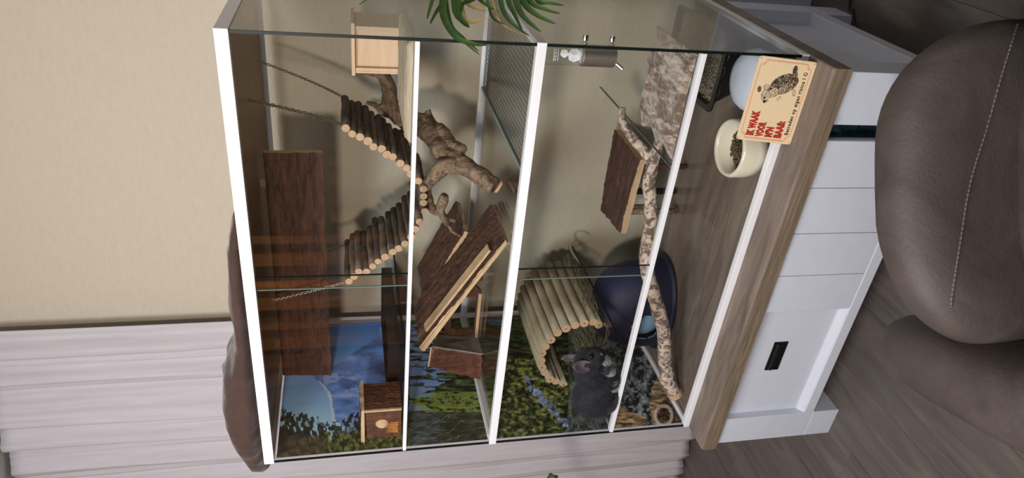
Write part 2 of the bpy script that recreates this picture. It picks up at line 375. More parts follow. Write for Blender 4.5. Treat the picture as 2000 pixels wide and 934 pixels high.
for z0,z1,ul,ur in ((z4+.0045,1.175,at(650,567,y=0).x,at(650,540,y=0).x),(z2+.0055,z3-.01,at(1140,546,y=0).x,at(1140,523,y=0).x)):
    p = cpart('sliding_door', (.004,.001,z0),(ur,.0045,z1), M['glass'], bev=0)
    cpart('edge_strip', (ur-.0012,.0008,z0),(ur+.0006,.0048,z1), M['gedge'], p, 0)
    p = cpart('sliding_door', (ul,.0075,z0),(CW-.005,.011,z1), M['glass'], bev=0)
    cpart('edge_strip', (ul-.0004,.0073,z0),(ul+.001,.0112,z1), M['gedge_light'], p, 0)
# floors and half shelves
s = cpart('shelf_glass', (.006,.016,z2-.003),(.285,CD-.008,z2+.003), M['glass'], bev=0)
cpart('edge_strip', (.285,.016,z2-.003),(.2862,CD-.008,z2+.003), M['gedge'], s, 0)
s = cpart('shelf_glass', (.842,.016,z2-.003),(CW-.006,CD-.008,z2+.003), M['glass'], bev=0)
cpart('edge_strip', (.8408,.016,z2-.003),(.842,CD-.008,z2+.003), M['gedge_light'], s, 0)
s = cpart('shelf_glass', (.006,.016,z4-.003),(.30,CD-.008,z4+.003), M['glass'], bev=0)
cpart('edge_strip', (.30,.016,z4-.003),(.3012,CD-.008,z4+.003), M['gedge'], s, 0)
s = cpart('shelf_glass', (.875,.016,z4-.003),(CW-.006,CD-.008,z4+.003), M['glass'], bev=0)
cpart('edge_strip', (.8738,.016,z4-.003),(.875,CD-.008,z4+.003), M['gedge_light'], s, 0)
cpart('edge_strip', (.875,.0145,z4-.003),(CW-.006,.016,z4+.003), M['gedge'], s, 0)
mf = cpart('floor_glass', (.006,.016,z3-.003),(.826,CD-.012,z3+.003), M['glass'], bev=0)
cpart('edge_strip', (.826,.016,z3-.003),(.834,CD-.012,z3+.005), M['gedge_light'], mf, 0)
cpart('floor_glass', (.006,.016,.002),(CW-.014,CD-.008,.006), M['glass'], bev=0)
# wire ventilation grid in the upper floor
wm = MB()
for i in range(22): x = .836+i*.0125; wm.tube([(x,.02,z3),(x,.55,z3)], .00065, 4)
for j in range(43): y = .02+j*.0125; wm.tube([(.834,y,z3+.001),(1.104,y,z3+.001)], .00065, 4)
wm.build('wire_grid', M['wire'], CG, kind='stuff')
cpart('grid_border', (.834,.014,z3-.004),(1.106,.05,z3+.002), M['sideglass'], bev=0)
# mesh lid
lm = MB()
for i in range(240): x = .012+i*.00457; lm.box((x,.014,1.186),(x+.0022,CD-.012,1.1875))
for j in range(70): y = .016+j*.0078; lm.box((.012,y,1.187),(CW-.012,y+.0016,1.1885))
lid = lm.build('mesh_lid', M['lidmesh'], CG, kind='stuff')
cpart('corner_profile', (.006,.016,z3+.003),(.014,CD-.012,z3+.011), M['rail']); cpart('corner_profile', (.006,.016,.006),(.016,CD-.012,.014), M['rail'])
# landscape poster on the left pane (flat print)
RN = np.array([[RW[i][j] for j in range(3)] for i in range(3)]); CN = np.array(CPOS)
def pjn(P):
    c = (P-CN)@RN.T; return 1000+FPX*c[:,0]/c[:,2], 467+FPX*c[:,1]/c[:,2]
def vnoise(x, y, seed=0):
    rs = np.random.RandomState(seed); T = rs.rand(256,256)
    xi = np.floor(x).astype(int); yi = np.floor(y).astype(int); fx = x-xi; fy = y-yi; fx = fx*fx*(3-2*fx); fy = fy*fy*(3-2*fy)
    g = lambda a,b: T[a%256, b%256]
    return (g(xi,yi)*(1-fx)+g(xi+1,yi)*fx)*(1-fy)+(g(xi,yi+1)*(1-fx)+g(xi+1,yi+1)*fx)*fy
def fbm(x, y, seed=0, o=4):
    a = 0.5; r = 0; t = 0
    for k in range(o): r = r+a*vnoise(x*2**k, y*2**k, seed+k); t += a; a *= 0.55
    return r/t
def s2ln(c): c = np.array(c)/255.; return np.where(c <= .04045, c/12.92, ((c+.055)/1.055)**2.4)
def landscape(u, v):
    n = len(u); C = np.zeros((n,3))
    def mixc(c, k):
        nonlocal C; k = np.clip(k,0,1)[:,None]; C = C*(1-k)+np.array(c,float)[None,:]*k if not isinstance(c, np.ndarray) or c.ndim == 1 else C*(1-k)+c*k
    t = np.clip((v-630)/200, 0, 1)
    C = np.outer(1-t, (62,112,178))+np.outer(t, (150,186,232))
    k = np.clip((640-u)/110,0,1)*0.35; C = C*(1-k[:,None])+np.array((120,170,225))*k[:,None]
    # mountain
    py = [628,640,660,672,690,705,717,738,765,790,820,835]
    px = [752,742,738,716,690,672,648,612,640,645,650,665]
    edge = np.interp(v, py, px)+7*(fbm(u/9,v/9,3)-.5)
    mt = (u > edge)&(u < 805)
    fn = fbm(u/40,v/14,5); mcol = np.outer(fn, (96,116,150))*1.1+np.array((34,56,96))
    mixc(mcol, mt.astype(float))
    snow = (fbm(u/26,v/6,9) > .56)&(abs(u-668) < 36)&(abs(v-752) < 24); mixc((150,170,205), snow*0.7)
    rim = mt&(u < edge+5)&(v > 745); mixc((205,215,232), rim*0.7)
    # foliage at the near end of the upper part
    fe = np.interp(u, [520,560,640,660,690,720,800], [805,800,828,826,808,792,770])+26*(fbm(u/5,v/16,11,5)-.5)+14*(fbm(u/2.5,v/3,12,3)-.5)
    fo = (v > fe)&(u < 800); f1 = fbm(u/5,v/7,13,4); tree = np.outer(f1,(72,82,74))*1.15-np.array((10,8,4))
    holes = (fbm(u/4.5,v/9,14,4) > .56)&(v < fe+34)
    mixc(tree, (fo&~holes).astype(float))
    gr = fo&(v > 845+20*(fbm(u/14,v/14,15)-.5)-0.25*(u-640))&(f1 > .42); gc = np.outer(fbm(u/5,v/5,16),(150,170,80))*1.1; mixc(gc, gr*0.8)
    rock = fo&(u < 640)&(v > 850); mixc(np.outer(fbm(u/10,v/10,17),(120,100,92)), rock*0.6)
    # conifer forest of the middle part
    mid = (u >= 800)
    f2 = fbm(u/16,v/3.2,21,5); base = np.outer(np.clip(f2*2.2-.75,0,1.2),(84,104,56))+np.array((8,14,12)); mixc(base, mid.astype(float))
    skyg = mid&(u < 845+55*(fbm(u/30,v/3.6,22,4)-.42)*2)&(v < 880); mixc((112,146,205), skyg*(fbm(u/22,v/4,23,3) > .44)*0.95)
    lime = mid&(u < 960)&(v > 765)&(v < 805)&(fbm(u/8,v/4,24,4) > .48); mixc((126,140,60), lime*0.75)
    dk = mid&(u < 975)&(v > 805); mixc(np.outer(fbm(u/12,v/5,25,4),(88,92,76)), dk*0.75)
    tw = dk&(abs(np.sin((u*0.4+v*1.3)/9+6*fbm(u/30,v/30,26))) < .06); mixc((150,150,140), tw*0.6)
    low = (u > 975)&(u < 1120); g3 = fbm(u/7,v/5,27,5); mixc(np.outer(np.clip(g3*2.4-.75,0,1.15),(122,126,66))+np.array((6,12,8)), low&(v > 700))
    riv = (u > 1025)&(u < 1200)&(abs(v-(760+(u-1040)*1.05)) < 9+34*(fbm(u/7,v/7,28)-.5))&(fbm(u/4,v/6,38) > .38); mixc(np.outer(fbm(u/9,v/4,29,4),(190,205,240))+np.array((20,30,50)), riv*0.9)
    wat = (u > 1110)&(u < 1205); mixc(np.outer(fbm(u/5,v/7,30,4),(150,160,160)), wat*0.85)
    rk = (u >= 1195)|((u > 1120)&(v < 760)&(u>1150)); r1 = fbm(u/9,v/16,31,5); mixc(np.outer(np.clip(r1*2.4-.85,0,1),(128,134,140))+np.array((14,18,22)), rk.astype(float))
    fleck = rk&(fbm(u/5,v/5,35,4) > .62); mixc((168,172,176), fleck*0.7)
    och = rk&(((u < 1262)&(v > 795+(u-1210)*.4))|((u-1300)**2/30**2+(v-790)**2/62**2 < 1)); o1 = fbm(u/14,v/4,32,4); mixc(np.outer(np.clip(o1*2-.3,0,1.1),(186,152,112)), och*0.85)
    st = ((u-1308)**2/26**2+(v-808)**2/30**2 < 1); mixc(np.outer(np.clip(fbm(u/4,v/4,33,3)*2-.6,0,1.2),(130,90,60)), st*0.9)
    root = rk&(abs(np.hypot((u-1296)/1.0,(v-812)/1.2)-16) < 3)&(v > 790); mixc((205,195,190), root*.7)
    k = np.where(u < 800, 1.2, 1.28)[:,None]
    return np.clip(C*k, 3, 250)
def printed(name, o3, du, dv, nu, nv, colfn, m, par, nrm_flip=False):
    uu, vv = np.meshgrid(np.linspace(0,1,nu+1), np.linspace(0,1,nv+1), indexing='ij')
    P = np.array(o3)+uu[...,None]*np.array(du)+vv[...,None]*np.array(dv); P = P.reshape(-1,3)
    mb = MB(); mb.v = [tuple(p) for p in P]
    mb.f = [(i*(nv+1)+j, (i+1)*(nv+1)+j, (i+1)*(nv+1)+j+1, i*(nv+1)+j+1) for i in range(nu) for j in range(nv)]; mb.m = [0]*len(mb.f)
    ob = mb.build(name, m, par); c = s2ln(colfn(P, uu.ravel(), vv.ravel()))
    at_ = ob.data.color_attributes.new('Col', 'FLOAT_COLOR', 'POINT')
    at_.data.foreach_set('color', np.concatenate([c, np.ones((len(c),1))],1).astype(np.float32).ravel())
    return ob
for z0,z1 in ((.018,z3-.012),(z3+.012,1.17)):
    ob = printed('landscape_poster', (.006,.008,z0), (0,.548,0), (0,0,z1-z0), 280, 360, lambda P,a,b: landscape(*pjn(P)), M['print'], CG)
    ob['label'] = 'printed mountain and forest landscape lining the left pane'
# ------------------------------------------------------------------ upper storey
# bark board under the lid
BB = thing('bark_board', 'long bark-covered board hanging upright below the mesh lid in the upper storey', 'board', (.377,.315,1.03))
slab_board([(.014,.30,1.034),(.743,.30,1.034),(.741,.30,1.172),(.026,.30,1.172)], .014, (M['bark'],M['sawn']), 'board', BB, 90, 26, .004, .003, 40, 1, (0,-1,0))
for x in (.12,.64): MB().box((x,.315,1.10),(x+.02,.319,1.1855)).build('hanger', M['steel'], BB)
# hanging log bridge
pr = [(675,250),(689,262),(702,269),(718,275),(731,285),(745,289),(755,300),(768,307),(781,320),(793,328),(803,339),(817,352),(826,369),(828,384),(827,398),(828,413),(820,432),(812,446),(802,462),(791,476),(779,486),(766,492),(752,501),(739,509),(727,519),(715,530),(702,532),(691,541),(681,550)]
BR = thing('hanging_log_bridge', 'sagging bridge of bark-covered logs hanging on four chains in the upper storey', 'log bridge', (.62,.32,.83))
q = [at(u,v,y=.22) for u,v in pr]; q = [(p.x, p.z) for p in q]
seg = [0]
for a, b in zip(q, q[1:]): seg.append(seg[-1]+math.hypot(a[0]-b[0],a[1]-b[1]))
for i, (x, z) in enumerate(q):
    r = .0095+.0012*random.random(); L = .2+random.uniform(-.012,.012)
    pts = [(x+.002*math.sin(t*5+i), .22+L*t-random.uniform(0,.004)*(t==0), z+.0015*math.sin(t*7+i*2)) for t in (0,.25,.5,.75,1)]
    lg = MB().tube(pts, [r*.96,r,r*1.04,r,r*.95], 12, True, 0, 1, .1, i).build('log', [M['logbark'] if random.random() < .5 else M['logdark'], M['logend']], BR, smooth=False)
    for k in range(len(lg.data.polygons)-2): lg.data.polygons[k].use_smooth = True
def chain(p0, p1, sag=.006, par=None):
    p0, p1 = V(p0), V(p1); n = int((p1-p0).length/.0062); b = MB()
    for k in range(n):
        t = (k+.5)/n; c = lerp(p0,p1,t)+V((0,0,-sag*4*t*(1-t))); d = (p1-p0).normalized()
        s = d.cross(V((0,0,1))).normalized(); w = d.cross(s)
        a = s if k % 2 else w
        ring = [c+d*(math.cos(h)*.0046)+a*(math.sin(h)*.0028) for h in [2*math.pi*m/8 for m in range(9)]]
        b.tube(ring, .0012, 4, False)
    return b.build('chain', M['chain'], par, kind='stuff')
xr, zr = q[0]; xl, zl = q[-1]
for dy in (0, .004): chain((xr+.004,.224+dy,zr+.004),(.898,.236+dy,1.184),.012+dy,BR)
chain((xr+.004,.415,zr+.01),(.915,.46,1.184),.012,BR)
chain((xl-.003,.224,zl),(.343,.236,1.184),.004,BR); chain((xl,.405,zl+.004),(.365,.36,1.184),.006,BR)
# right half shelf
fb = thing('felt_board', 'pale felt-covered board lying on the upper right half shelf', 'board', (1.0,.13,.8432))
b = MB(); b.box((.895,.022,.8435),(1.108,.262,.8455))
def fsurf(u, v):
    x = lerp(.895,1.108,u); y = lerp(.02,.264,v); e = min(u,1-u,v,1-v)*12
    return V((x,y,.8455+min(1,e)**.5*.013+.0016*noise.noise(V((x*60,y*60,0)))*(e>.1)))
b.grid(fsurf, 40, 40); b.build('pad', M['felt'], fb, smooth=True)
nb = thing('nest_box', 'pale plywood nest box at the rear of the upper right shelf', 'nest box', (1.0,.345,.8434))
x0,x1,y0,y1,zb,zt = .957,1.062,.275,.40,.8436,.952
for nm, a, c in (('side_board',(x0+.004,y0,zb+.0),(x0+.012,y1,zt)),('side_board',(x1-.008,y0,zb),(x1,y1,zt)),('front_board',(x0+.012,y0+.004,zb),(x1-.008,y0+.012,zt)),('back_board',(x0+.012,y1-.008,zb),(x1-.008,y1,zt)),('roof_board',(x0-.006,y0-.008,zt),(x1+.008,y1+.004,zt+.008)),('trim_strip',(x0-.001,y0-.004,zb),(x0+.004,y1,zt)),('trim_strip',(x0+.004,y0-.004,zb),(x0+.012,y0,zt))):
    MB().box(a, c).build(nm, M['pale'], nb, bevel=.0008)
# driftwood
DW = thing('driftwood_branch', 'gnarled brown driftwood branch passing from the upper right shelf down to the wire grid floor', 'driftwood', (.75,.25,.61))
d = MB()
def limb(pp, rr, wob=.35, n=14, k=6, seed=0):
    pts = spline([at(u,v,y=y) for u,v,y in pp], k); d.tube(pts, rads(rr, k), n, True, 0, 0, wob, seed)
limb([(700,139,.45),(740,145,.46),(762,175,.46),(762,210,.45),(790,235,.43),(818,240,.40),(838,258,.36),(862,292,.30),(892,315,.25),(925,335,.21),(968,362,.17)],
     [.006,.015,.023,.021,.023,.026,.028,.026,.024,.023,.020])
limb([(742,205,.45),(768,222,.445),(795,252,.43),(812,262,.40)],[.009,.012,.013,.01])
limb([(715,200,.46),(735,207,.46),(748,222,.455),(770,225,.45)],[.006,.008,.008,.01],.25)
limb([(711,232,.46),(724,236,.46),(745,222,.455)],[.007,.006,.007],.2)
limb([(835,215,.40),(845,240,.38),(868,262,.33),(880,278,.30),(905,292,.25)],[.008,.012,.018,.016,.012],.5,seed=4)
limb([(905,325,.235),(872,322,.235),(848,345,.235),(832,372,.25),(838,400,.26),(856,412,.27),(868,388,.26)],[.019,.019,.018,.015,.014,.013,.012],.4,seed=7)
limb([(868,380,.26),(860,405,.27),(868,425,.275),(873,440,.28)],[.012,.012,.010,.007],.5,seed=5)
limb([(868,425,.28),(890,432,.28)],[.006,.005],.2)
limb([(872,430,.28),(882,450,.285),(900,462,.29),(918,475,.30)],[.0035,.005,.004,.003],.2)
limb([(850,330,.235),(846,325,.235)],[.008,.006],.1)
limb([(820,385,.25),(840,382,.25)],[.003,.004],.2)
dwo = d.build('wood', M['drift'], DW, remesh=.0028)
ce = at(975,364,y=.167); cd = (at(968,362,y=.17)-at(925,335,y=.19)).normalized()
MB().tube([ce-cd*.004, ce+cd*.003],[.0185,.016],18,True,0,0,.15).build('cut_end', M['logend'], DW)
# black corner tray and small bark house on the upper left shelf
bt = thing('black_corner_tray', 'shallow black tray in the back left corner of the upper storey', 'tray', (.11,.36,.8432))
b = MB(); b.box((.008,.185,.8434),(.225,.555,.8484))
for a,c in (((.008,.185,.8484),(.012,.555,.876)),((.221,.185,.8484),(.225,.555,.876)),((.012,.185,.8484),(.221,.189,.876)),((.012,.551,.8484),(.221,.555,.876))): b.box(a,c)
b.build('shell', M['blackplastic'], bt, bevel=.001)
sh = thing('small_bark_house', 'small square bark house with a pale knot on the upper left shelf', 'hideout', (.06,.09,.8434))
slab_board([(.010,.045,.846),(.112,.045,.846),(.112,.045,.942),(.010,.045,.940)], .008, (M['barkz'],M['sawn']), 'front_board', sh, 26, 22, .0022, .003, 60, 3, (0,-1,0))
slab_board([(.115,.048,.846),(.115,.145,.846),(.115,.145,.944),(.115,.048,.944)], .008, (M['barkz'],M['sawn']), 'side_board', sh, 22, 22, .003, .002, 60, 5, (1,0,0))
slab_board([(.012,.145,.846),(.104,.145,.846),(.104,.145,.94),(.012,.145,.94)], .008, (M['barkz'],M['sawn']), 'back_board', sh, 8, 8, .002, .002, 60, 6, (0,1,0))
slab_board([(.006,.038,.953),(.122,.038,.953),(.122,.152,.953),(.006,.152,.953)], .009, (M['bark'],M['sawn']), 'roof_board', sh, 22, 22, .003, .004, 60, 8, (0,0,1))
MB().box((.1105,.0405,.846),(.1165,.0475,.943)).build('corner_strip', M['sawn'], sh, bevel=.001)
k = V((.062,.043,.898)); kb = MB()
for r0, y_ in ((.017,0),(.0115,-.0014),(.0055,-.0026)): kb.tube([k+V((0,.002,0)), k+V((0,y_,0))], [r0*1.05,r0], 18, True, 0,0,.15)
kb.build('knot', M['sawn'], sh)
kb = MB()
for i in range(9): x = .028+i*.0045; kb.tube([(x,.0435,.852+.005*random.random()),(x+.003,.0425,.875+random.random()*.02)],[.0022,.0008],5)
kb.build('frayed_splinters', mat('honey_wood', s2l((180,120,58)), .7), sh, kind='stuff')

# ------------------------------------------------------------------ bark house on the middle floor
BH = thing('bark_gable_house', 'large bark house with steep sloping roof standing on the middle glass floor', 'hideout', (.33,.25,.6005))
slab_board([(.285,.085,.800),(.612,.085,.603),(.612,.27,.603),(.285,.27,.800)], .011, (M['bark'],M['sawn']), 'roof_board', BH, 70, 30, .0045, .004, 40, 11, (.5,0,.8))
MB().hexa([(.279,.078,.788),(.279,.0845,.788),(.607,.0845,.5905+.0115),(.607,.078,.5905+.0115),(.285,.078,.799),(.285,.0845,.799),(.616,.0845,.603),(.616,.078,.603)]).build('sawn_edge', M['sawn'], BH, bevel=.0005)
slab_board([(.33,.10,.786),(.575,.10,.638),(.575,.13,.638),(.33,.13,.786)], .006, (M['sawn'],M['sawn']), 'ridge_strip', BH, 20, 3, .001, .001, 40, 12, (.5,0,.8))
slab_board([(.30,.285,.772),(.52,.285,.665),(.52,.45,.665),(.30,.45,.772)], .010, (M['bark'],M['sawn']), 'roof_board', BH, 40, 26, .0045, .006, 40, 14, (.5,0,.8))
# rear wall with arch opening
def archwall(x0,x1,y,z0,z1,ax0,ax1,az0,az1,r,th,m,name):
    out = [(x0,z0),(x1,z0),(x1,z1),(x0,z1)]
    bm = bmesh.new(); n = 10
    inn = [(ax0,az0),(ax1,az0)]+[(ax1-r+r*math.cos(a), az1-r+r*math.sin(a)) for a in [math.pi/2*i/n for i in range(n+1)]]+[(ax0+r+r*math.cos(a), az1-r+r*math.sin(a)) for a in [math.pi/2+math.pi/2*i/n for i in range(n+1)]]
    c = V(((ax0+ax1)/2,(az0+az1)/2,0)); mb = MB(); N = len(inn)
    def proj_out(p):
        dx, dz = p[0]-c.x, p[1]-c.y; ts = []
        if dx: ts += [t for t in ((x0-c.x)/dx,(x1-c.x)/dx) if t > 0]
        if dz: ts += [t for t in ((z0-c.y)/dz,(z1-c.y)/dz) if t > 0]
        t = min(ts); return (c.x+dx*t, c.y+dz*t)
    vs = []
    for p in inn:
        o = proj_out(p); vs += [(p[0],y,p[1]),(o[0],y,o[1]),(p[0],y+th,p[1]),(o[0],y+th,o[1])]
    fs = []
    for i in range(N):
        j = (i+1)%N; a, b_ = i*4, j*4
        fs += [(a,b_,b_+1,a+1),(a+2,a+3,b_+3,b_+2),(a,a+2,b_+2,b_)]
    mb.add(vs, fs); return mb.build(name, m, BH)
archwall(.13,.46,.30,.6005,.70,.165,.285,.612,.685,.02,.009,M['bark'],'rear_wall')
MB().box((.120,.292,.6005),(.132,.312,.715)).build('corner_post', M['sawn'], BH, bevel=.001)
MB().box((.132,.291,.6005),(.30,.2995,.6095)).build('floor_batten', M['sawn'], BH, bevel=.001)
slab_board([(.34,.30,.6005),(.46,.30,.6005),(.46,.30,.66),(.34,.30,.70)], .01, (M['bark'],M['sawn']), 'inner_panel', BH, 16, 14, .003,.002,50,21,(0,-1,0))
slab_board([(.052,.20,.6015),(.146,.20,.6015),(.186,.20,.752),(.118,.20,.757)], .009, (M['barkz'],M['sawn']), 'front_panel', BH, 26, 30, .004,.007,50,17,(0,-1,0))
MB().hexa([(.146,.202,.6005),(.150,.202,.6005),(.136,.296,.6005),(.132,.296,.6005),(.186,.202,.752),(.190,.202,.752),(.15,.296,.715),(.146,.296,.715)]).build('side_panel', M['greywood'], BH)
MB().hexa([(.116,.197,.757),(.190,.197,.752),(.15,.30,.716),(.12,.30,.722),(.116,.197,.761),(.190,.197,.756),(.15,.30,.720),(.12,.30,.726)]).build('top_board', M['sawn'], BH)
slab_board([(.36,.455,.603),(.36,.30,.603),(.36,.30,.72),(.36,.455,.74)], .008, (M['greywood'],M['sawn']), 'side_wall', BH, 10, 10, .001,.001,50,19,(-1,0,0))
MB().box((.285,.292,.70),(.293,.455,.776)).build('dark_post', M['greywood'], BH)

# ------------------------------------------------------------------ lower storey
TN = thing('willow_log_tunnel', 'arched tunnel of peeled willow logs on the lower left glass shelf', 'tunnel', (.13,.35,.2494))
cx, cz_, rr = .128, .298, .124
angs = [-22, -8.5, 5, 18, 31, 44, 57.5, 71, 84, 97, 110, 123, 136, 149, 162]
for i, a in enumerate(angs):
    A = math.radians(a); x = cx+rr*math.cos(A); z = cz_+rr*math.sin(A); r = .0128+.0012*random.random()
    if z-r < .2498: z = .2498+r
    y0 = .195+random.uniform(-.004,.006)
    pts = [(x,y0,z),(x+.001,y0+.1,z+.001),(x,y0+.2,z),(x+.001,.50+random.uniform(-.01,.01),z)]
    lg = MB().tube(pts, [r*.97,r,r*1.02,r], 14, True, 0, 1, .05, i).build('log', [M['willow'], M['logend']], TN)
    for kk in range(len(lg.data.polygons)-2): lg.data.polygons[kk].use_smooth = True
    c = MB().tube([(x,y0-.0006,z),(x,y0+.0005,z)], .0022, 8).build('drilled_pith', M['bark'], TN) if i % 2 == 0 else None
HY = MB(); random.seed(3)
for i in range(2600):
    x = random.uniform(.02,.272); y = random.uniform(.21,.52); t = random.random()
    zmax = .252+.06*max(0, 1-abs(x-.235)/.06)
    z = random.uniform(.251, zmax); 
    a = random.gauss(math.pi/2,.5); l = random.uniform(.015,.04)
    dx, dy, dz = math.cos(a)*l, math.sin(a)*l, random.uniform(-.3,.5)*l*.6
    y = min(y,.55-l); w = .0008
    xe = min(max(x+dx,.012),.279)
    HY.add([(x,y,z),(x+w,y,z+w),(xe,y+dy,max(.2505,z+dz)),((x+xe)/2,y+dy/2,z+dz/2+.003)], [(0,1,3),(1,2,3)])
ho = HY.build('hay', M['hay']); ho['kind'] = 'stuff'; tag(ho, 'loose hay stuffed in and beside the willow log tunnel', 'hay')
def ropeat(pp, r=.0026, k=5): return MB().tube(spline([at(u,v,y=y) for u,v,y in pp], k), r, 7, True, 0,0,.2)
ropeat([(1138,520,.48),(1122,500,.50),(1114,485,.51),(1117,475,.52),(1130,471,.53),(1144,476,.54)]).build('rope_end', M['rope'], TN)
for pp in ([(1175,634,.19),(1186,638,.185),(1184,655,.183),(1188,668,.182),(1192,672,.182)], [(1180,630,.19),(1190,650,.182),(1182,662,.183),(1179,672,.182)]): ropeat(pp,.0022).build('rope_end', M['rope'], TN)

# chinchilla
CH = thing('chinchilla', 'dark grey chinchilla sitting on the lower left shelf in front of the log tunnel', 'chinchilla', (.1,.10,.2494))
b = MB()
def E(u,v,y,r,R=None): c = at(u,v,y=y); b.ell(c, r, R=R); return c
body = at(1157,772,z=.3125); by = body.y
b.ell(body,(.064,.054,.0625)); b.ell(body+V((.022,-.002,-.012)),(.054,.050,.050)); b.ell(body+V((-.012,0,-.02)),(.054,.050,.042))
hd = at(1146,708,y=by-.014); b.ell(hd,(.043,.037,.040)); mz = at(1164,698,y=by-.034); b.ell(mz,(.024,.021,.019)); mz2 = at(1171,696,y=by-.040); b.ell(mz2,(.013,.013,.011))
b.ell(lerp(hd,body,.45)+V((.016,0,0)),(.046,.043,.044))
b.ell(at(1182,738,y=by-.012),(.030,.034,.036))
zf = .2497
for (dx,dy) in ((.0,-.036),(.012,.030)):
    p = V((body.x+dx, body.y+dy, zf+.0075)); b.ell(p,(.036,.011,.0075)); b.ell(p+V((-.014,0,.018)),(.026,.016,.022))
pw = at(1183,712,y=by-.036)
for s_ in (-1,1):
    p = pw+V((0,s_*.010,0)); b.tube(spline([p+V((-.028,.006,-.004)),p+V((-.010,.002,-.006)),p],4),[.011,.010,.009,.008,.0075,.007,.0065,.006,.0055],8)
    for f_ in (-1,0,1,2): b.tube([p,p+V((.007,-.001+f_*.0026,.002)),p+V((.011,-.002+f_*.003,-.004))],[.0034,.0027,.0017],6)
bo = b.build('body', M['fur'], CH, remesh=.0032)
def fur(name, surf, n, m, ln=.009, seed=0):
    random.seed(seed); f = MB()
    for _ in range(n):
        c, r = surf[int(random.random()*len(surf))]
        th = random.uniform(0,2*math.pi); cz = random.uniform(-1,1); sr = math.sqrt(1-cz*cz)
        nrm = V((sr*math.cos(th), sr*math.sin(th), cz)); p = c+V((nrm.x*r[0],nrm.y*r[1],nrm.z*r[2]))*.97
        nn = V((nrm.x/r[0],nrm.y/r[1],nrm.z/r[2])).normalized()
        tdir = (nn*.55+V((-.6,.0,-.55))+V((random.gauss(0,.25),random.gauss(0,.25),random.gauss(0,.25)))).normalized()
        sd = nn.cross(tdir).normalized()*.0007; l = ln*random.uniform(.6,1.2)
        e = p+tdir*l
        if e.z < .2503: continue
        f.add([p-sd,p+sd,e],[(0,1,2)])
    return f.build(name, m, CH, kind='stuff')
S1 = [(body,(.064,.054,.0625)),(body+V((.022,-.002,-.012)),(.054,.050,.050)),(body+V((-.012,0,-.02)),(.054,.050,.042)),(lerp(hd,body,.45)+V((.016,0,0)),(.046,.043,.044)),(at(1182,738,y=by-.012),(.030,.034,.036))]
fur('body_fur', S1, 34000, M['fur'], .011, 5)
fur('head_fur', [(hd,(.043,.037,.040)),(hd,(.043,.037,.040)),(mz,(.024,.021,.019))], 9000, M['fur'], .006, 6)
fur('belly_fur', [(at(1183,704,y=by-.034),(.009,.012,.010)),(at(1189,724,y=by-.028),(.008,.014,.014)),(at(1193,742,y=by-.026),(.009,.018,.016)),(at(1196,756,y=by-.03),(.007,.012,.008))], 6500, M['furlight'], .009, 8)
fur('haunch_fur', [(at(1172,803,y=by-.022),(.034,.020,.018))], 4000, mat('grey_haunch_fur', s2l((64,60,66)), .9), .010, 9)
def ear(u, v, y, tipu, tipv, tipy, w, facing):
    base = at(u,v,y=y); tip = at(tipu,tipv,y=tipy); ax = tip-base; L = ax.length; ax.normalize()
    fc = V(facing); fc = (fc-ax*fc.dot(ax)).normalized(); sd = ax.cross(fc)
    e = MB()
    def f(a, b_):
        t = b_; wd = w*math.sin(math.pi*min(1,(.16+.84*t)))**.62*(1 if t<1 else 0.05); s_ = (a*2-1)
        return base+ax*(L*t)+sd*(wd*s_)+fc*(-.010*(1-s_*s_)*math.sin(math.pi*min(1,t+.12))+.004)
    e.grid(f, 14, 16); o = e.build('ear', M['ear'], CH, smooth=True); md = o.modifiers.new('solid','SOLIDIFY'); md.thickness = .002; sb = o.modifiers.new('sub','SUBSURF'); sb.levels = 1; sb.render_levels = 1
ear(1152,715,by-.046,1117,716,by-.052,.0155,(.45,-.85,.1))
ear(1128,697,by-.01,1095,700,by-.004,.0095,(.2,-.8,.1))
re_ = .0068
ep = at(1154.5,697,y=by-.0455); MB().ell(ep,(re_,re_,re_)).build('eye', M['eye'], CH, smooth=True)
MB().ell(hd+V((.020,.031,.006)),(re_,re_,re_)).build('eye', M['eye'], CH, smooth=True)
nz = mz2+V((.011,-.004,-.002)); MB().ell(nz,(.004,.0045,.003)).build('nose', M['ear'], CH, smooth=True)
wk = MB()
for s_ in (-1,1):
    for i in range(6): p = mz2+V((.002,s_*.008,-.002+i*.0015)); wk.tube(spline([p,p+V((.012,s_*.022-.008,.004*i-.008)),p+V((.004,s_*.05-.014,.006*i-.022))],3),[.0004]*7,3)
wk.build('whiskers', M['eye'], CH, kind='stuff')
tl = spline([body+V((-.045,.01,-.045)),body+V((-.052,.03,-.048)),body+V((-.03,.06,-.048)),body+V((.0,.066,-.05))],5)
MB().tube([V((max(p.x,.024),p.y,max(p.z,.264))) for p in tl], rads([.010,.013,.013,.006],5), 10, True,0,0,.3).build('tail', M['fur'], CH, smooth=True)

# navy dome hideout
ND = thing('navy_dome_house', 'round navy plastic hideout with a pale blue lining on the cage bottom', 'hideout', (.205,.345,.0064))
b = MB(); c = V((.205,.345,.0064)); Rr = .122
def dome(u, v, inn=0):
    a = u*2*math.pi; t = v; R = (Rr-inn); h = .212-inn
    e = math.cos(t*math.pi/2)**.55; zz = math.sin(t*math.pi/2)**.9
    return V((c.x+R*1.3*e*math.cos(a), c.y+R*.98*e*math.sin(a), c.z+h*zz))
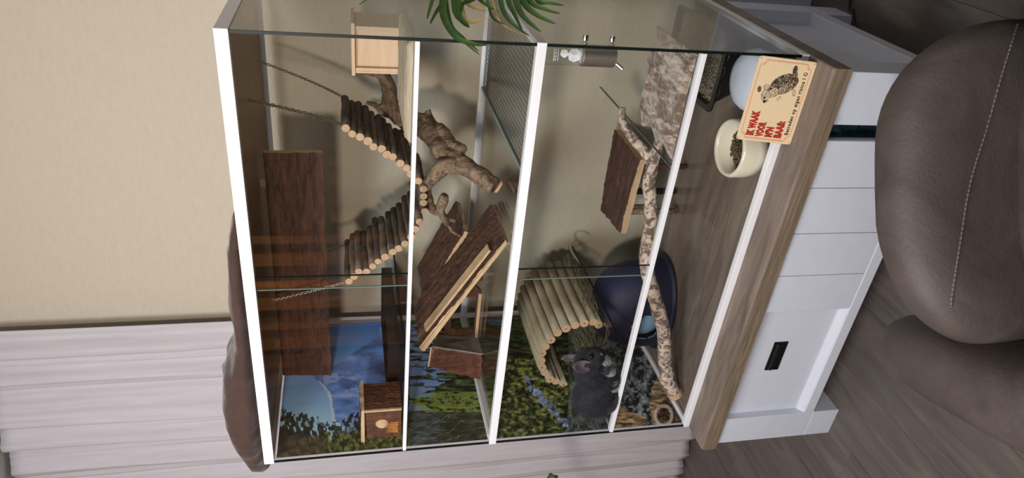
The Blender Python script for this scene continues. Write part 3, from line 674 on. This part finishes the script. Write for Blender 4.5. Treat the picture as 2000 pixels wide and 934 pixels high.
# arched doorway towards the camera side
da = math.atan2(-1,-.02)
def keep(p, w=.050, h=.098):
    q_ = p-c
    return not (q_.y < 0 and ((q_.x+.018)/w)**2+((q_.z-.080)/.046)**2 < 1)
for inn, mi in ((0,0),(.005,1)):
    nu, nv = 120, 44; vs = [dome(i/nu, j/nv, inn) for i in range(nu) for j in range(nv+1)]; fs = []
    for i in range(nu):
        for j in range(nv):
            f4 = (i*(nv+1)+j, ((i+1)%nu)*(nv+1)+j, ((i+1)%nu)*(nv+1)+j+1, i*(nv+1)+j+1)
            if keep(sum((vs[k] for k in f4), V((0,0,0)))/4): fs.append(f4)
    o = MB().add(vs, fs).build('shell' if mi == 0 else 'lining', M['navy'] if mi == 0 else M['paleblue'], ND, smooth=True)
b = MB().lathe([(Rr*1.0,.0),(Rr*1.05,.0),(Rr*1.06,.006),(Rr*1.0,.012)], c, 60, 0, 1.3, 1).build('base_rim', M['navy'], ND, smooth=True)
MB().ell((.188,.292,.074),(.062,.046,.060)).build('lining_brightener', M['paleblue'], ND, smooth=True)  # added pale body behind the hole, brightens the unlit lining
# bark table
zt = .178
BT = thing('bark_table', 'low bark-topped table on legs in the lower storey behind the branch', 'table', (.58,.44,.0064))
tp = [at(1212,455,z=zt),at(1250,312,z=zt),at(1196,246,z=zt),at(1166,400,z=zt)]
zz0 = .0064
tp = [V((p.x, min(p.y,.545), p.z)) for p in tp]
slab_board(tp, .018, (M['bark'],M['sawn']), 'table_top', BT, 44, 30, .005, .003, 40, 23, (0,0,1))
for (u,v,m,r) in ((1340,325,M['barkz'],.0085),(1318,373,M['black_metal'],.010),(1322,412,M['drift'],.010)):
    p = at(u,v,z=.0064); p.y = min(max(p.y,tp[1].y+.015),.53)
    lx = p.x
    MB().tube([(lx,p.y,zz0),(lx,p.y,zt-.018)], r, 12).build('leg', m, BT, smooth=False)
p = tp[3]; MB().tube([(p.x+.02,p.y-.02,zz0),(p.x+.02,p.y-.02,zt-.018)],.009,12).build('leg', M['drift'], BT)
# mottled branch
BN = thing('mottled_branch', 'long forked branch with flaking mottled bark lying across the lower storey', 'branch', (.4,.15,.0064))
d = MB()
limb([(1313,764,.075),(1305,745,.08),(1298,700,.09),(1296,650,.10),(1284,600,.115),(1272,560,.13),(1262,520,.145),(1264,480,.16),(1271,440,.175),(1271,400,.185),(1268,360,.195),(1275,320,.205),(1284,290,.21),(1289,264,.215)],
     [.024,.0225,.021,.020,.020,.0195,.019,.018,.018,.0185,.017,.0165,.014,.010],.13,18,5,2)
limb([(1275,322,.205),(1256,292,.225),(1240,275,.245),(1222,250,.27),(1215,228,.285),(1215,210,.30)],[.014,.014,.0135,.012,.011,.0095],.13,14,5,4)
limb([(1262,552,.13),(1256,560,.128)],[.005,.003],.1); limb([(1240,270,.245),(1232,262,.25)],[.005,.003],.1)
d.build('wood', M['birch'], BN, remesh=.003)
e0 = at(1320,770,y=.073); e1 = at(1310,758,y=.078); MB().tube([e1, e0],[.0225,.0235],20,True,0,0,.06).build('cut_end', M['logend'], BN)
# fleece on the lower right half shelf
def flz(u, v):
    y = lerp(.018,.245,v); x0_ = .868+.03*noise.noise(V((y*16,1,2)))+.06*max(0,v-.6); x = lerp(x0_,1.106,u); e = min(u*9,(1-v)*9,1,(1-u)*9+.3,v*9+.3)
    return V((x, y+.026*noise.noise(V((x*22,5,2)))*v, .2494+.0012+max(0,e)*(.010+.009*noise.noise(V((x*26,y*26,0)))+.004*noise.noise(V((x*80,y*80,0))))))
fo = MB().grid(flz, 90, 100).build('fleece_mat', M['fleece'], smooth=True); fo.modifiers.new('solid','SOLIDIFY').thickness = .0015
tag(fo, 'rumpled brown fleece mat on the lower right half shelf', 'fleece'); fixloc(fo)
# litter tray
LT = thing('litter_tray', 'black plastic tray filled with wood shavings in the lower right corner', 'tray', (1.0,.35,.0064))
tz = .075
f0 = at(1405,206,z=.06); 
X0,X1,Y0,Y1 = .905,1.10,.215,.52
b = MB()
def rr_(x0,x1,y0,y1,z,r=.02,n=5):
    out = []
    for cx_,cy_,a0 in ((x1-r,y1-r,0),(x0+r,y1-r,90),(x0+r,y0+r,180),(x1-r,y0+r,270)):
        for k in range(n+1): a = math.radians(a0+90*k/n); out.append((cx_+r*math.cos(a),cy_+r*math.sin(a),z))
    return out
def loft(mb, rings, mi=0, cap0=True):
    n = len(rings[0]); vs = [p for r in rings for p in r]
    fs = [(i*n+j,i*n+(j+1)%n,(i+1)*n+(j+1)%n,(i+1)*n+j) for i in range(len(rings)-1) for j in range(n)]
    if cap0: fs.append(tuple(reversed(range(n))))
    mb.add(vs, fs, mi)
loft(b,[rr_(X0+.026,X1-.012,Y0+.032,Y1-.012,.0066),rr_(X0+.005,X1-.004,Y0+.006,Y1-.004,tz-.004),rr_(X0-.006,X1,Y0-.008,Y1,tz-.004),rr_(X0-.006,X1,Y0-.008,Y1,tz),rr_(X0+.008,X1-.008,Y0+.008,Y1-.008,tz),rr_(X0+.030,X1-.015,Y0+.036,Y1-.015,.012)])
b.build('shell', M['blackplastic'], LT, smooth=False)
random.seed(9); sv = MB()
sv.grid(lambda u,v: V((lerp(X0+.012,X1-.012,u),lerp(Y0+.012,Y1-.012,v),.055+.006*noise.noise(V((u*9,v*9,0))))), 16, 16)
for i in range(5200):
    x = random.uniform(X0+.014,X1-.02); y = random.uniform(Y0+.014,Y1-.02); z = .056+.006*noise.noise(V((x*40,y*40,0)))+random.random()*.007
    a = random.random()*6.28; l = random.uniform(.003,.008); w = random.uniform(.001,.003); cx_,sx_ = math.cos(a),math.sin(a); t = random.uniform(-.003,.003)
    sv.add([(x,y,z),(x+cx_*l,y+sx_*l,z+t),(x+cx_*l-sx_*w,y+sx_*l+cx_*w,z+t+.001),(x-sx_*w,y+cx_*w,z+.001)],[(0,1,2,3)])
so = sv.build('shavings', M['shaving'], LT); so['kind'] = 'stuff'
# frosted jar
JR = thing('frosted_bath_bowl', 'round frosted white bowl with a domed lid behind the printed sign', 'bowl', (1.015,.115,.0064))
MB().lathe([(.0,.0),(.045,.0),(.058,.008),(.068,.028),(.070,.044),(.070,.046)],(1.03,.09,.0064),48).build('bowl', M['frost'], JR, smooth=True)
MB().lathe([(.072,.045),(.072,.050),(.069,.064),(.058,.078),(.036,.086),(0,.088)],(1.03,.09,.0064),48).build('domed_lid', M['frost'], JR, smooth=True)
# food bowl
fbx, fby = .862,.085
FB = thing('food_bowl', 'round cream ceramic food bowl of pellets at the cage front beside the printed sign', 'bowl', (fbx,fby,.0064))
MB().lathe([(.0,.0),(.058,.0),(.068,.006),(.071,.03),(.071,.062),(.067,.069),(.062,.068),(.058,.060),(.056,.022),(.046,.012),(0,.010)],(fbx,fby,.0064),56).build('bowl', M['cream'], FB, smooth=True)
random.seed(4); pe = MB()
for i in range(420):
    a = random.random()*6.28; r = .052*math.sqrt(random.random()); x = fbx+r*math.cos(a); y = fby+r*math.sin(a); z = .022+random.random()*.022*(1.2-r/.06)
    dd = V((random.gauss(0,1),random.gauss(0,1),random.gauss(0,.4))).normalized()*random.uniform(.004,.007)
    pe.tube([V((x,y,z+.006))-dd, V((x,y,z+.006))+dd], .0024, 6)
po = pe.build('pellets', M['pellet'], FB); po['kind'] = 'stuff'
# water bottle
wx, wy = CW-.030,.036
WB = thing('water_bottle', 'pet water bottle with printed glass body and steel cap inside the right pane', 'water bottle', (wx,wy,.44))
zc0, zc1 = at(1206,110,y=wy-.02).z, at(1141,105,y=wy-.02).z
MB().lathe([(0,zc0),(.0215,zc0),(.023,zc0+.002),(.023,zc1-.001),(.022,zc1),(0,zc1)],(wx,wy,0),40).build('steel_cap', M['steel'], WB, smooth=False)
WB.location = (wx,wy,zc0); 
for o in WB.children: o.data.transform(Matrix.Translation(V((0,0,.44-zc0))))
WB['_o'] = (wx,wy,zc0)
MB().lathe([(.0205,zc1),(.0215,zc1+.004),(.0215,zc1+.078),(.017,zc1+.088),(0,zc1+.09)],(wx,wy,0),40).build('glass_body', M['sideglass'], WB, smooth=True)
s0 = V((wx-.008,wy-.010,zc0+.002)); MB().tube([s0, s0+V((-.012,-.010,-.018))],[.0038,.0034],12).build('spout', M['steel'], WB, smooth=False)
wp = mat('white_print', s2l((225,228,232)), .4)
def onbottle(a, z, r=.0219): return V((wx+r*math.cos(a), wy+r*math.sin(a), z))
def badge(a, z, rad, petals=0):
    n = 40; b = MB(); vs = []
    for k in range(n):
        t = 2*math.pi*k/n; q_ = rad*(1+(.14*abs(math.sin(t*petals/2)) if petals else 0)); vs.append(onbottle(a+q_*math.cos(t)/.0219, z+q_*math.sin(t)))
    b.add(vs+[onbottle(a,z)], [(k,(k+1)%n,n) for k in range(n)]); return b
fa = math.atan2(-.86,.1)
bb = badge(fa+.1, zc1+.020, .0125, 7); bb.build('printed_badge', wp, WB)
bb = badge(fa+.25, zc1+.042, .0075, 5); bb.build('printed_badge', wp, WB)
lb = MB()
def arcband(z0_,z1_,a0_,a1_,r=.0221):
    n = 12
    for k in range(n):
        a,b2 = lerp(a0_,a1_,k/n), lerp(a0_,a1_,(k+1)/n); lb.add([onbottle(a,z0_,r),onbottle(b2,z0_,r),onbottle(b2,z1_,r),onbottle(a,z1_,r)],[(0,1,2,3)])
arcband(zc1+.054,zc1+.055,fa-.5,fa+.7); arcband(zc1+.063,zc1+.064,fa-.5,fa+.7)
for k in range(7): a = fa-.42+k*.16; arcband(zc1+.056,zc1+.062,a,a+.03) if k%2 else arcband(zc1+.058,zc1+.062,a,a+.07)
for k in range(10): a = fa-.6+k*.14; arcband(zc1+.003,zc1+.009,a,a+.05)
lb.build('printed_lines', wp, WB)
for z in (zc0+.008, zc1-.006): 
    MB().tube([(wx+.0215,wy+.004,z),(CW-.005,wy+.004,z)],.005,14).build('bracket_pin', M['steel'], WB)
    MB().tube([(CW,wy+.004,z),(CW+.012,wy+.004,z)],.0065,18).build('chrome_knob', M['chrome'], WB, bevel=.001)
# ------------------------------------------------------------------ printed sign leaning on the cage
sx0, sx1 = .926, 1.1135
A0 = V((sx0,-.036,.0008)); AU = V((sx1-sx0+.002,.0,0)); AV = V((.004,.020,.1265)); SL = AU.length; SH = AV.length
un, vn = AU.normalized(), AV.normalized(); SN = un.cross(vn)*1.0
SG = thing('printed_sign', 'cream metal sign with red lettering and a chinchilla drawing leaning on the cage front', 'sign', tuple(A0))
def sp_(a, b, off=0.0): return A0+un*(a*SL)+vn*(b*SH)-(-SN)*off
# SN should face the viewer (towards -y)
if SN.y > 0: SN = -SN
def sp_(a, b, off=0.0): return A0+un*(a*SL)+vn*(b*SH)+SN*off
def rrect(r, inset=0, n=6):
    out = []; asp = SL/SH
    for cx_,cy_,a0 in ((1,1,0),(0,1,90),(0,0,180),(1,0,270)):
        X = SL-inset-r if cx_ else inset+r; Y = SH-inset-r if cy_ else inset+r
        for k in range(n+1): a = math.radians(a0+90*k/n); out.append(((X+r*math.cos(a))/SL,(Y+r*math.sin(a))/SH))
    return out
ol = rrect(.007); n = len(ol); b = MB()
b.add([sp_(x,y,0) for x,y in ol]+[sp_(x,y,-.0012) for x,y in ol], [tuple(range(n)),tuple(reversed(range(n,2*n)))]+[(i,n+i,n+(i+1)%n,(i+1)%n) for i in range(n)])
b.build('plate', M['signback'], SG)
def signcol(P, a, b_):
    X = a*SL; Y = b_*SH; n = len(X); C = np.tile(np.array((226,202,164.)), (n,1))
    C += (fbm(X*300,Y*300,41)-.5)[:,None]*6
    def put(m, c): C[m] = c
    # double red border with notched corners
    def frame(ins, w, col):
        R = .011
        dx = np.minimum(X-ins, SL-ins-X); dy = np.minimum(Y-ins, SH-ins-Y)
        dc = R-np.hypot(np.maximum(0,dx)*1.0, np.maximum(0,dy)*1.0)
        d = np.minimum(dx, dy); corner = (dx < R)&(dy < R)
        d = np.where(corner, np.hypot(dx,dy)-R, np.minimum(dx,dy)); d = np.where(corner&((dx<0)|(dy<0)), -1, d)
        put((d >= 0)&(d < w), col)
    frame(.0062,.0009,(208,70,56)); frame(.0080,.0009,(208,70,56))
    for hx in (.0045,SL-.0045):
        for hy in (.0045,SH-.0045): put(np.hypot(X-hx,Y-hy) < .0012, (96,84,66))
    # ink drawing of a chinchilla: x 0..1 to the right, y up
    def el(cx,cy,rx,ry,an=0):
        ca, sa = math.cos(an), math.sin(an); dx, dy = a-cx, (b_-cy)*SH/SL
        return ((dx*ca+dy*sa)/rx)**2+((-dx*sa+dy*ca)/ry)**2
    ink = np.zeros(n); f = fbm(X*700,Y*260,42,4); f2 = fbm(X*420+Y*300,Y*900,43,4)
    bd = el(.712,.45,.168,.112,-1.05); neck = el(.615,.60,.075,.07,-.8); sil = np.minimum(bd,neck)+(f-.5)*.22 < 1
    lt = fbm(X*260+Y*500,Y*260,44,4)
    ink = np.where(sil, np.clip(.72+(f2-.48)*2.6,.1,1), ink)
    ink = np.where(sil&(el(.655,.41,.10,.045,-1.05) < 1), np.clip(.35+(f2-.45)*2.4,0,.85), ink)
    ch = el(.60,.585,.06,.05,-.7)+(f-.5)*.3 < 1; ink = np.where(ch, np.clip(.1+(f2-.45)*2.2,0,.6), ink)
    hd_ = el(.555,.705,.075,.052,.25)+(f-.5)*.15 < 1; ink = np.where(hd_, np.clip(.12+(f2-.48)*2.0,0,.5), ink)
    ink = np.where((el(.555,.705,.075,.052,.25) > .86)&(el(.555,.705,.075,.052,.25) < 1.05)&(f2 > .42)&~sil, .7, ink)
    ink = np.where(el(.488,.695,.018,.020,.3)+(f-.5)*.3 < 1, .9, ink)
    ink = np.where(el(.535,.715,.0125,.0125) < 1, 1, ink)
    for e_, k_ in ((el(.625,.845,.036,.022,.25),.7),(el(.655,.735,.032,.034,0),.12)):
        ink = np.where(e_ < 1, np.clip(k_+(f-.5)*.9,0,1), ink); ink = np.where((e_ > .76)&(e_ < 1.08), .75, ink)
    tl_ = el(.885,.335,.052,.028,.1)+(f-.5)*.7 < 1; ink = np.where(tl_, np.clip(.72+(f2-.48)*2.2,0,1), ink)
    tl2 = el(.835,.31,.03,.03,0)+(f-.5)*.5 < 1; ink = np.where(tl2, np.clip(.7+(f2-.5)*2,0,1), ink)
    for e_ in (el(.545,.465,.026,.014,-.6), el(.628,.235,.036,.018,.3)):
        ink = np.where((e_ < 1), .08, ink); ink = np.where((e_ > .68)&(e_ < 1.15), .7, ink)
    ink = np.clip(ink,0,1)[:,None]; C = C*(1-ink)+np.array((34,27,24.))*ink
    return C
# printed face: outline grid kept inside the rounded plate
pf = printed('printed_face', sp_(.006,.008,.0004), un*(SL*.988), vn*(SH*.984), 330, 220, lambda P,a,b_: signcol(P,.006+a*.988,.008+b_*.984), M['signprint'], SG)
def text(body, a, b_, size, m, name, off=.0008, fat=0, sx=1.0, space=1, par=None, width=None):
    cu_ = bpy.data.curves.new(name, 'FONT'); cu_.body = body; cu_.size = size; cu_.offset = fat; cu_.space_character = space; cu_.resolution_u = 3
    to = bpy.data.objects.new(name, cu_); COL.objects.link(to)
    dg = bpy.context.evaluated_depsgraph_get(); dg.update()
    me = bpy.data.meshes.new_from_object(to.evaluated_get(dg)); bpy.data.objects.remove(to)
    if width: sx = width*SL/(max(v.co.x for v in me.vertices)-min(v.co.x for v in me.vertices))
    p0 = sp_(a, b_, off); org = V(SG['_o'])
    for v in me.vertices: v.co = p0+un*(v.co.x*sx)+vn*v.co.y-org
    me.materials.clear(); me.materials.append(m)
    o = bpy.data.objects.new(name, me); COL.objects.link(o); o.parent = par or SG; return o
for body, b_, w in (('IK WAAK',.725,.305),('VOOR',.555,.185),("M'N",.39,.125),('BAAS:',.225,.21)):
    o = text(body, .068, b_, .0215, M['signblack'], 'red_lettering', .0007, .0018, .92, 1.12, None, w); o['label'] = 'black outline of the red lettering'
    text(body, .070, b_+.001, .0215, M['signred'], 'red_lettering', .0010, .0009, .92, 1.12, None, w-.008)
text('Betreden op eigen risico ! ®', .115, .105, .0118, M['signblack'], 'black_lettering', .0008, .0004, .98, 1.24, None, .755)

# ------------------------------------------------------------------ blanket on the lid
prof = [(412,459),(440,450),(470,447),(520,449),(560,453),(600,458),(640,464),(670,455),(700,441),(745,438),(790,443),(830,458),(860,475),(885,485),(903,493)]
st = []
for v,u in prof:
    p = at(u,v,y=.13); st.append((p.x, max(p.z,1.215)-1.2015))
def blk(u_, v_):
    t = u_*(len(st)-1); i = min(int(t),len(st)-2); f = t-i; x = lerp(st[i][0],st[i+1][0],f); h = lerp(st[i][1],st[i+1][1],f)
    if u_ == 0 or u_ == 1: h *= .3
    w = .085+.04*(h/.07); a = v_*2*math.pi; tp = max(0,math.sin(math.pi*min(1,max(0,u_)))) ** .3
    c_, s_ = math.cos(a), math.sin(a)
    y = .135+w*tp*math.copysign(abs(c_)**.8,c_); z = 1.2015+h*.5+h*.5*math.copysign(abs(s_)**.75,s_)
    q_ = V((x,y,z)); k = noise.noise(q_*22)*.006+noise.noise(V((q_.x*60,q_.y*18,q_.z*40)))*.005*(1 if x < .3 else .4)
    z += k*max(0,s_)*1.3; y += k
    return V((x, max(y,.012), max(z,1.2012)))
bl = MB().grid(blk, 130, 36).build('blanket', M['velvet'], smooth=True, weld=True); bl.data.polygons.foreach_set('use_smooth',[True]*len(bl.data.polygons))
tag(bl, 'brown velvety blanket bundled along the top of the cage', 'blanket'); fixloc(bl)
bc_ = MB().grid(lambda u,v: V((lerp(.665,.725,u), lerp(.06,.15,v), 1.2012+.012*math.sin(u*math.pi)*math.sin(v*math.pi)+.002*noise.noise(V((u*6,v*6,0))))),14,14).build('cloth', mat('blue_white_cloth', s2l((150,165,185)), .9, var=s2l((90,104,130)), scale=(60,60,60)), smooth=True)
tag(bc_, 'small blue and white cloth sticking out beside the brown blanket on the cage top', 'cloth'); fixloc(bc_)

# ------------------------------------------------------------------ chairs in the foreground
hr = V((.847,.531,0)); fw = V((-.531,.847,0)); up = V((0,0,1))
def chair_frame(o, th=0):
    ca, sa = math.cos(th), math.sin(th); h = hr*ca+fw*sa; f = fw*ca-hr*sa
    return lambda a,b_,c_: V(o)+h*a+f*b_+up*c_
def pillow(mb, T, cx_, cy_, cz_, rx, ry, rz, p=.5, nu=48, nv=28, wr=.006, bend=0, q=.5):
    sg = lambda t,e: math.copysign(abs(t)**e, t)
    def f(u, v):
        th = u*2*math.pi; ph = v*math.pi
        a = rx*sg(math.sin(ph),p)*sg(math.cos(th),p); c = rz*sg(math.sin(ph),p)*sg(math.sin(th),p); b_ = ry*sg(math.cos(ph),q)
        b_ += bend*(a/rx)**2
        w = wr*noise.noise(V((a*7+cx_,b_*5,c*6)))
        return T(cx_+a*(1+w*3), cy_+b_+w, cz_+c*(1+w*3))
    return mb.grid(f, nu, nv)
AC = thing('armchair', 'brown suede tub armchair with pale stitching at the lower right, nearest the camera', 'chair', (1.14,-.40,FZ))
p_top = at(1722,395,d=1.2)
T = chair_frame((p_top.x,p_top.y,FZ))
HT = p_top.z-FZ
BKo = (.022,-.005,HT-.30); BKr = (.285,.085,.30)
bk = pillow(MB(), T, *BKo, *BKr, .62, 72, 40, .004, -.05, .8).build('backrest', M['leather'], AC, smooth=True, weld=True)
bk.data.polygons.foreach_set('use_smooth',[True]*len(bk.data.polygons))
# pale stitched seam laid on the skin of the backrest
from mathutils.bvhtree import BVHTree
oo = V(bk['_o']); bv = BVHTree.FromPolygons([v.co+oo for v in bk.data.vertices],[tuple(p.vertices) for p in bk.data.polygons])
pts = []
for u, v in ((2060,-30),(2005,20),(1985,50),(1970,95),(1950,160),(1925,250),(1903,320),(1888,380),(1877,450),(1866,520),(1858,575),(1856,600)):
    hit = bv.ray_cast(CPOS, ray(u,v).normalized())
    if hit[0] is not None: pts.append(hit[0]+hit[1].normalized()*(.0032 if hit[1].dot(ray(u,v)) < 0 else -.0032))
sm = spline(pts, 60); L = 0; last = sm[0]; sb = MB(); rb = MB(); rb.tube([p for p in sm[::10]], .0015, 6)
k = 0
while k < len(sm)-1:
    j = k
    while j < len(sm)-1 and (sm[j]-sm[k]).length < .0042: j += 1
    sb.tube([sm[k], sm[j]], .0014, 5)
    while k < len(sm)-1 and (sm[k]-sm[j]).length < .0026 and k <= j: k = j+1
    k = max(k, j)
    kk = k
    while kk < len(sm)-1 and (sm[kk]-sm[k]).length < .0026: kk += 1
    k = kk+ (1 if kk == k else 0)
sb.build('stitching', M['stitch'], AC, kind='stuff'); 
rb.build('seam', M['leather'], bk)
def arm(s, e, w, h, zt_, name):
    s, e = V(s), V(e); d = (e-s); L = d.length; d.normalize(); c = (s+e)/2
    def T2(a,b_,c_): return V((c.x+d.x*a-d.y*b_, c.y+d.y*a+d.x*b_, zt_+c_))
    o = pillow(MB(), T2, 0,0,-h/2, L/2, w, h/2, .7, 64, 40, .006, 0, .75).build(name, M['leather'], AC, smooth=True, weld=True)
    o.data.polygons.foreach_set('use_smooth',[True]*len(o.data.polygons)); return o
arm((.672,-.405,0),(.90,-1.0,0),.082,.34,.012,'armrest')
r0, r1 = at(1846,4,z=-.03), at(2000,12,z=-.03); dr = (r1-r0).normalized(); sd = V((-dr.y,dr.x,0))
if sd.x < 0: sd = -sd
arm(r0+sd*.075-dr*.02, r0+sd*.075+dr*.5, .082,.34,-.01,'armrest')
pillow(MB(), chair_frame((p_top.x,p_top.y,FZ)), .03,-.30,.25, .24,.24,.09, .6, 40, 24).build('seat', M['leather'], AC, smooth=True, weld=True)
for a_, b_ in ((-.17,-.14),(.21,-.14),(-.17,-.44),(.21,-.44)): MB().tube([T(a_,b_,.20),T(a_*1.06,b_,0.0)],[.018,.012],12).build('leg', M['black_metal'], AC)

# ------------------------------------------------------------------ plants
def leaflet(mb, pts, w, mi=0):
    P = spline(pts, 6); k = len(P); vs = []; 
    for i, p in enumerate(P):
        t = i/(k-1); tg = (P[min(i+1,k-1)]-P[max(i-1,0)]).normalized(); vd = (p-CPOS).normalized()
        s_ = tg.cross(V((.55,-.75,.35))).normalized(); ww = w*(min(1,t*4+.35))*(1-t)**.55+.0002; n_ = s_.cross(tg)
        vs += [p-s_*ww+n_*ww*.35, p, p+s_*ww+n_*ww*.35]
    fs = []
    for i in range(k-1): fs += [(i*3,i*3+1,i*3+4,i*3+3),(i*3+1,i*3+2,i*3+5,i*3+4)]
    return mb.add(vs, fs, mi)
PP = thing('potted_palm', 'potted palm with arching green fronds drooping in front of the right side pane', 'plant', (1.62,-.05,FZ))
MB().lathe([(0,0),(.10,0),(.13,.02),(.16,.26),(.165,.28),(.15,.28),(.145,.25),(0,.245)],(1.62,-.05,FZ),40).build('pot', M['pot'], PP, smooth=True)
MB().lathe([(.148,.25),(.07,.262),(0,.265)],(1.62,-.05,FZ),24).build('soil', M['soil'], PP, smooth=True)
def dpt(u, v, d): return at(u, v, d=d)
rach = [
 [V((1.62,-.05,FZ+.26)), V((1.60,-.06,.45)), dpt(700,-330,1.2), dpt(830,-150,1.16), dpt(900,-60,1.17), dpt(915,-20,1.19)],
 [V((1.62,-.05,FZ+.26)), V((1.61,-.08,.40)), dpt(880,-330,1.12), dpt(985,-130,1.1), dpt(1030,-60,1.12), dpt(1050,-25,1.13)]]
for r_ in rach: MB().tube(spline(r_, 6), rads([.008,.007,.005,.004,.003,.0015],6), 8).build('stem', M['stem'], PP, smooth=True)
LF = [([(862,-60),(845,0),(834,38)],1.17,.006),([(880,-60),(867,0),(852,25),(840,47)],1.17,.0065),
 ([(885,-60),(868,-5),(867,32),(890,72),(925,86),(953,88)],1.20,.0085),([(900,-40),(896,0),(898,30),(917,52)],1.18,.008),
 ([(905,-30),(912,4),(930,16),(952,20)],1.18,.006),([(895,-30),(905,30),(922,44),(948,34)],1.19,.006),
 ([(915,-50),(930,-10),(950,10),(974,23)],1.20,.005),([(935,-60),(952,0),(963,35),(986,48)],1.15,.004),
 ([(975,-60),(978,0),(993,38),(1034,71)],1.13,.006),([(985,-60),(993,0),(1005,28),(1021,62)],1.12,.0065),
 ([(1000,-60),(1008,0),(1022,32),(1057,63)],1.11,.0085),([(1010,-60),(1021,0),(1046,28),(1086,47)],1.11,.0080),
 ([(1020,-60),(1034,0),(1064,18),(1095,27)],1.11,.0062),([(1035,-50),(1049,0),(1075,6),(1102,11)],1.11,.0055),
 ([(868,-30),(872,32),(892,68),(938,108)],1.21,.005),([(872,-30),(880,45),(905,74),(936,101)],1.22,.0045),
 ([(890,-40),(888,20),(905,45),(918,54)],1.21,.006),([(945,-50),(960,-5),(978,45),(1030,72)],1.16,.003),
 ([(855,-90),(800,-60),(745,-20),(700,10)],1.2,.004),([(850,-110),(790,-70),(720,-40),(670,-10)],1.19,.004),([(930,-80),(930,-10),(905,8),(900,30)],1.18,.007)]
for i,(pp,dd,w) in enumerate(LF):
    P = [dpt(u,v,dd-.012*j) for j,(u,v) in enumerate(pp)]
    near = min((q_ for r_ in rach for q_ in spline(r_,8)), key=lambda q_: (q_-P[0]).length)
    mb = leaflet(MB(), [near]+P, w)
    mb.build('leaflet', M['leaf2'] if i in (4,5,17) else M['leaf'], PP, smooth=True)
random.seed(12)
for r_ in rach:      # the rest of each frond, above and beside the picture
    S_ = spline(r_, 8)
    for k in range(14, len(S_)-6, 2):
        for sd_ in (-1,1):
            p = S_[k]; tg = (S_[k+1]-S_[k-1]).normalized(); s_ = tg.cross(V((0,0,1))).normalized()*sd_
            e = p+s_*.20+tg*.12+V((0,0,-.10-.05*random.random()))
            if e.x < CW+.03: e.x = CW+.03+random.random()*.02
            qv = pjn(np.array([list(e),list(lerp(p,e,.5))]))[1]
            if max(qv) > -15: continue
            leaflet(MB(), [p, lerp(p,e,.5)+V((0,0,.03)), e], .007).build('leaflet', M['leaf'], PP, smooth=True)
LP = thing('strap_leaf_plant', 'plant left of the cage showing only one broad green leaf tip', 'plant', (-.32,-.32,FZ))
MB().lathe([(0,0),(.07,0),(.085,.02),(.10,.18),(.09,.18),(.085,.16),(0,.155)],(-.32,-.32,FZ),32).build('pot', M['pot'], LP, smooth=True)
lf = MB(); a0 = V((-.32,-.32,FZ+.155)); tipc = at(1082,926,d=1.9)
P = spline([a0, V((-.315,-.31,0.0)), V((-.27,-.28,.36)), V((-.12,-.18,.475)), tipc],8); vs = []
for i,p in enumerate(P):
    t = i/(len(P)-1); ww = .017*(1 if t < .93 else (1-(t-.93)/.07*.35)); sdv = V((.1,.45,.9)).normalized() if t > .7 else V((.8,.5,0)).normalized().lerp(V((.1,.45,.9)),max(0,t-.3)/.4).normalized()
    vs += [p-sdv*ww, p+V((.0,-.003,0)), p+sdv*ww]
lf.add(vs, [f for i in range(len(P)-1) for f in ((i*3,i*3+1,i*3+4,i*3+3),(i*3+1,i*3+2,i*3+5,i*3+4))])
lo = lf.build('leaf', M['leaf'], LP, smooth=True); lo.modifiers.new('solid','SOLIDIFY').thickness = .0015
# cable on the floor
cb = MB().tube(spline([V((1.9,.55,FZ+.005)),V((1.45,.52,FZ+.005)),at(1661,-4,z=FZ+.005),at(1665,20,z=FZ+.005),at(1669,48,z=FZ+.005),V((1.07,.40,FZ+.005)),V((.95,.42,FZ+.005))],6),.0035,8).build('cable', M['blackplastic'], smooth=True)
tag(cb, 'thin black cable on the floor behind the right end of the sideboard', 'cable'); fixloc(cb)
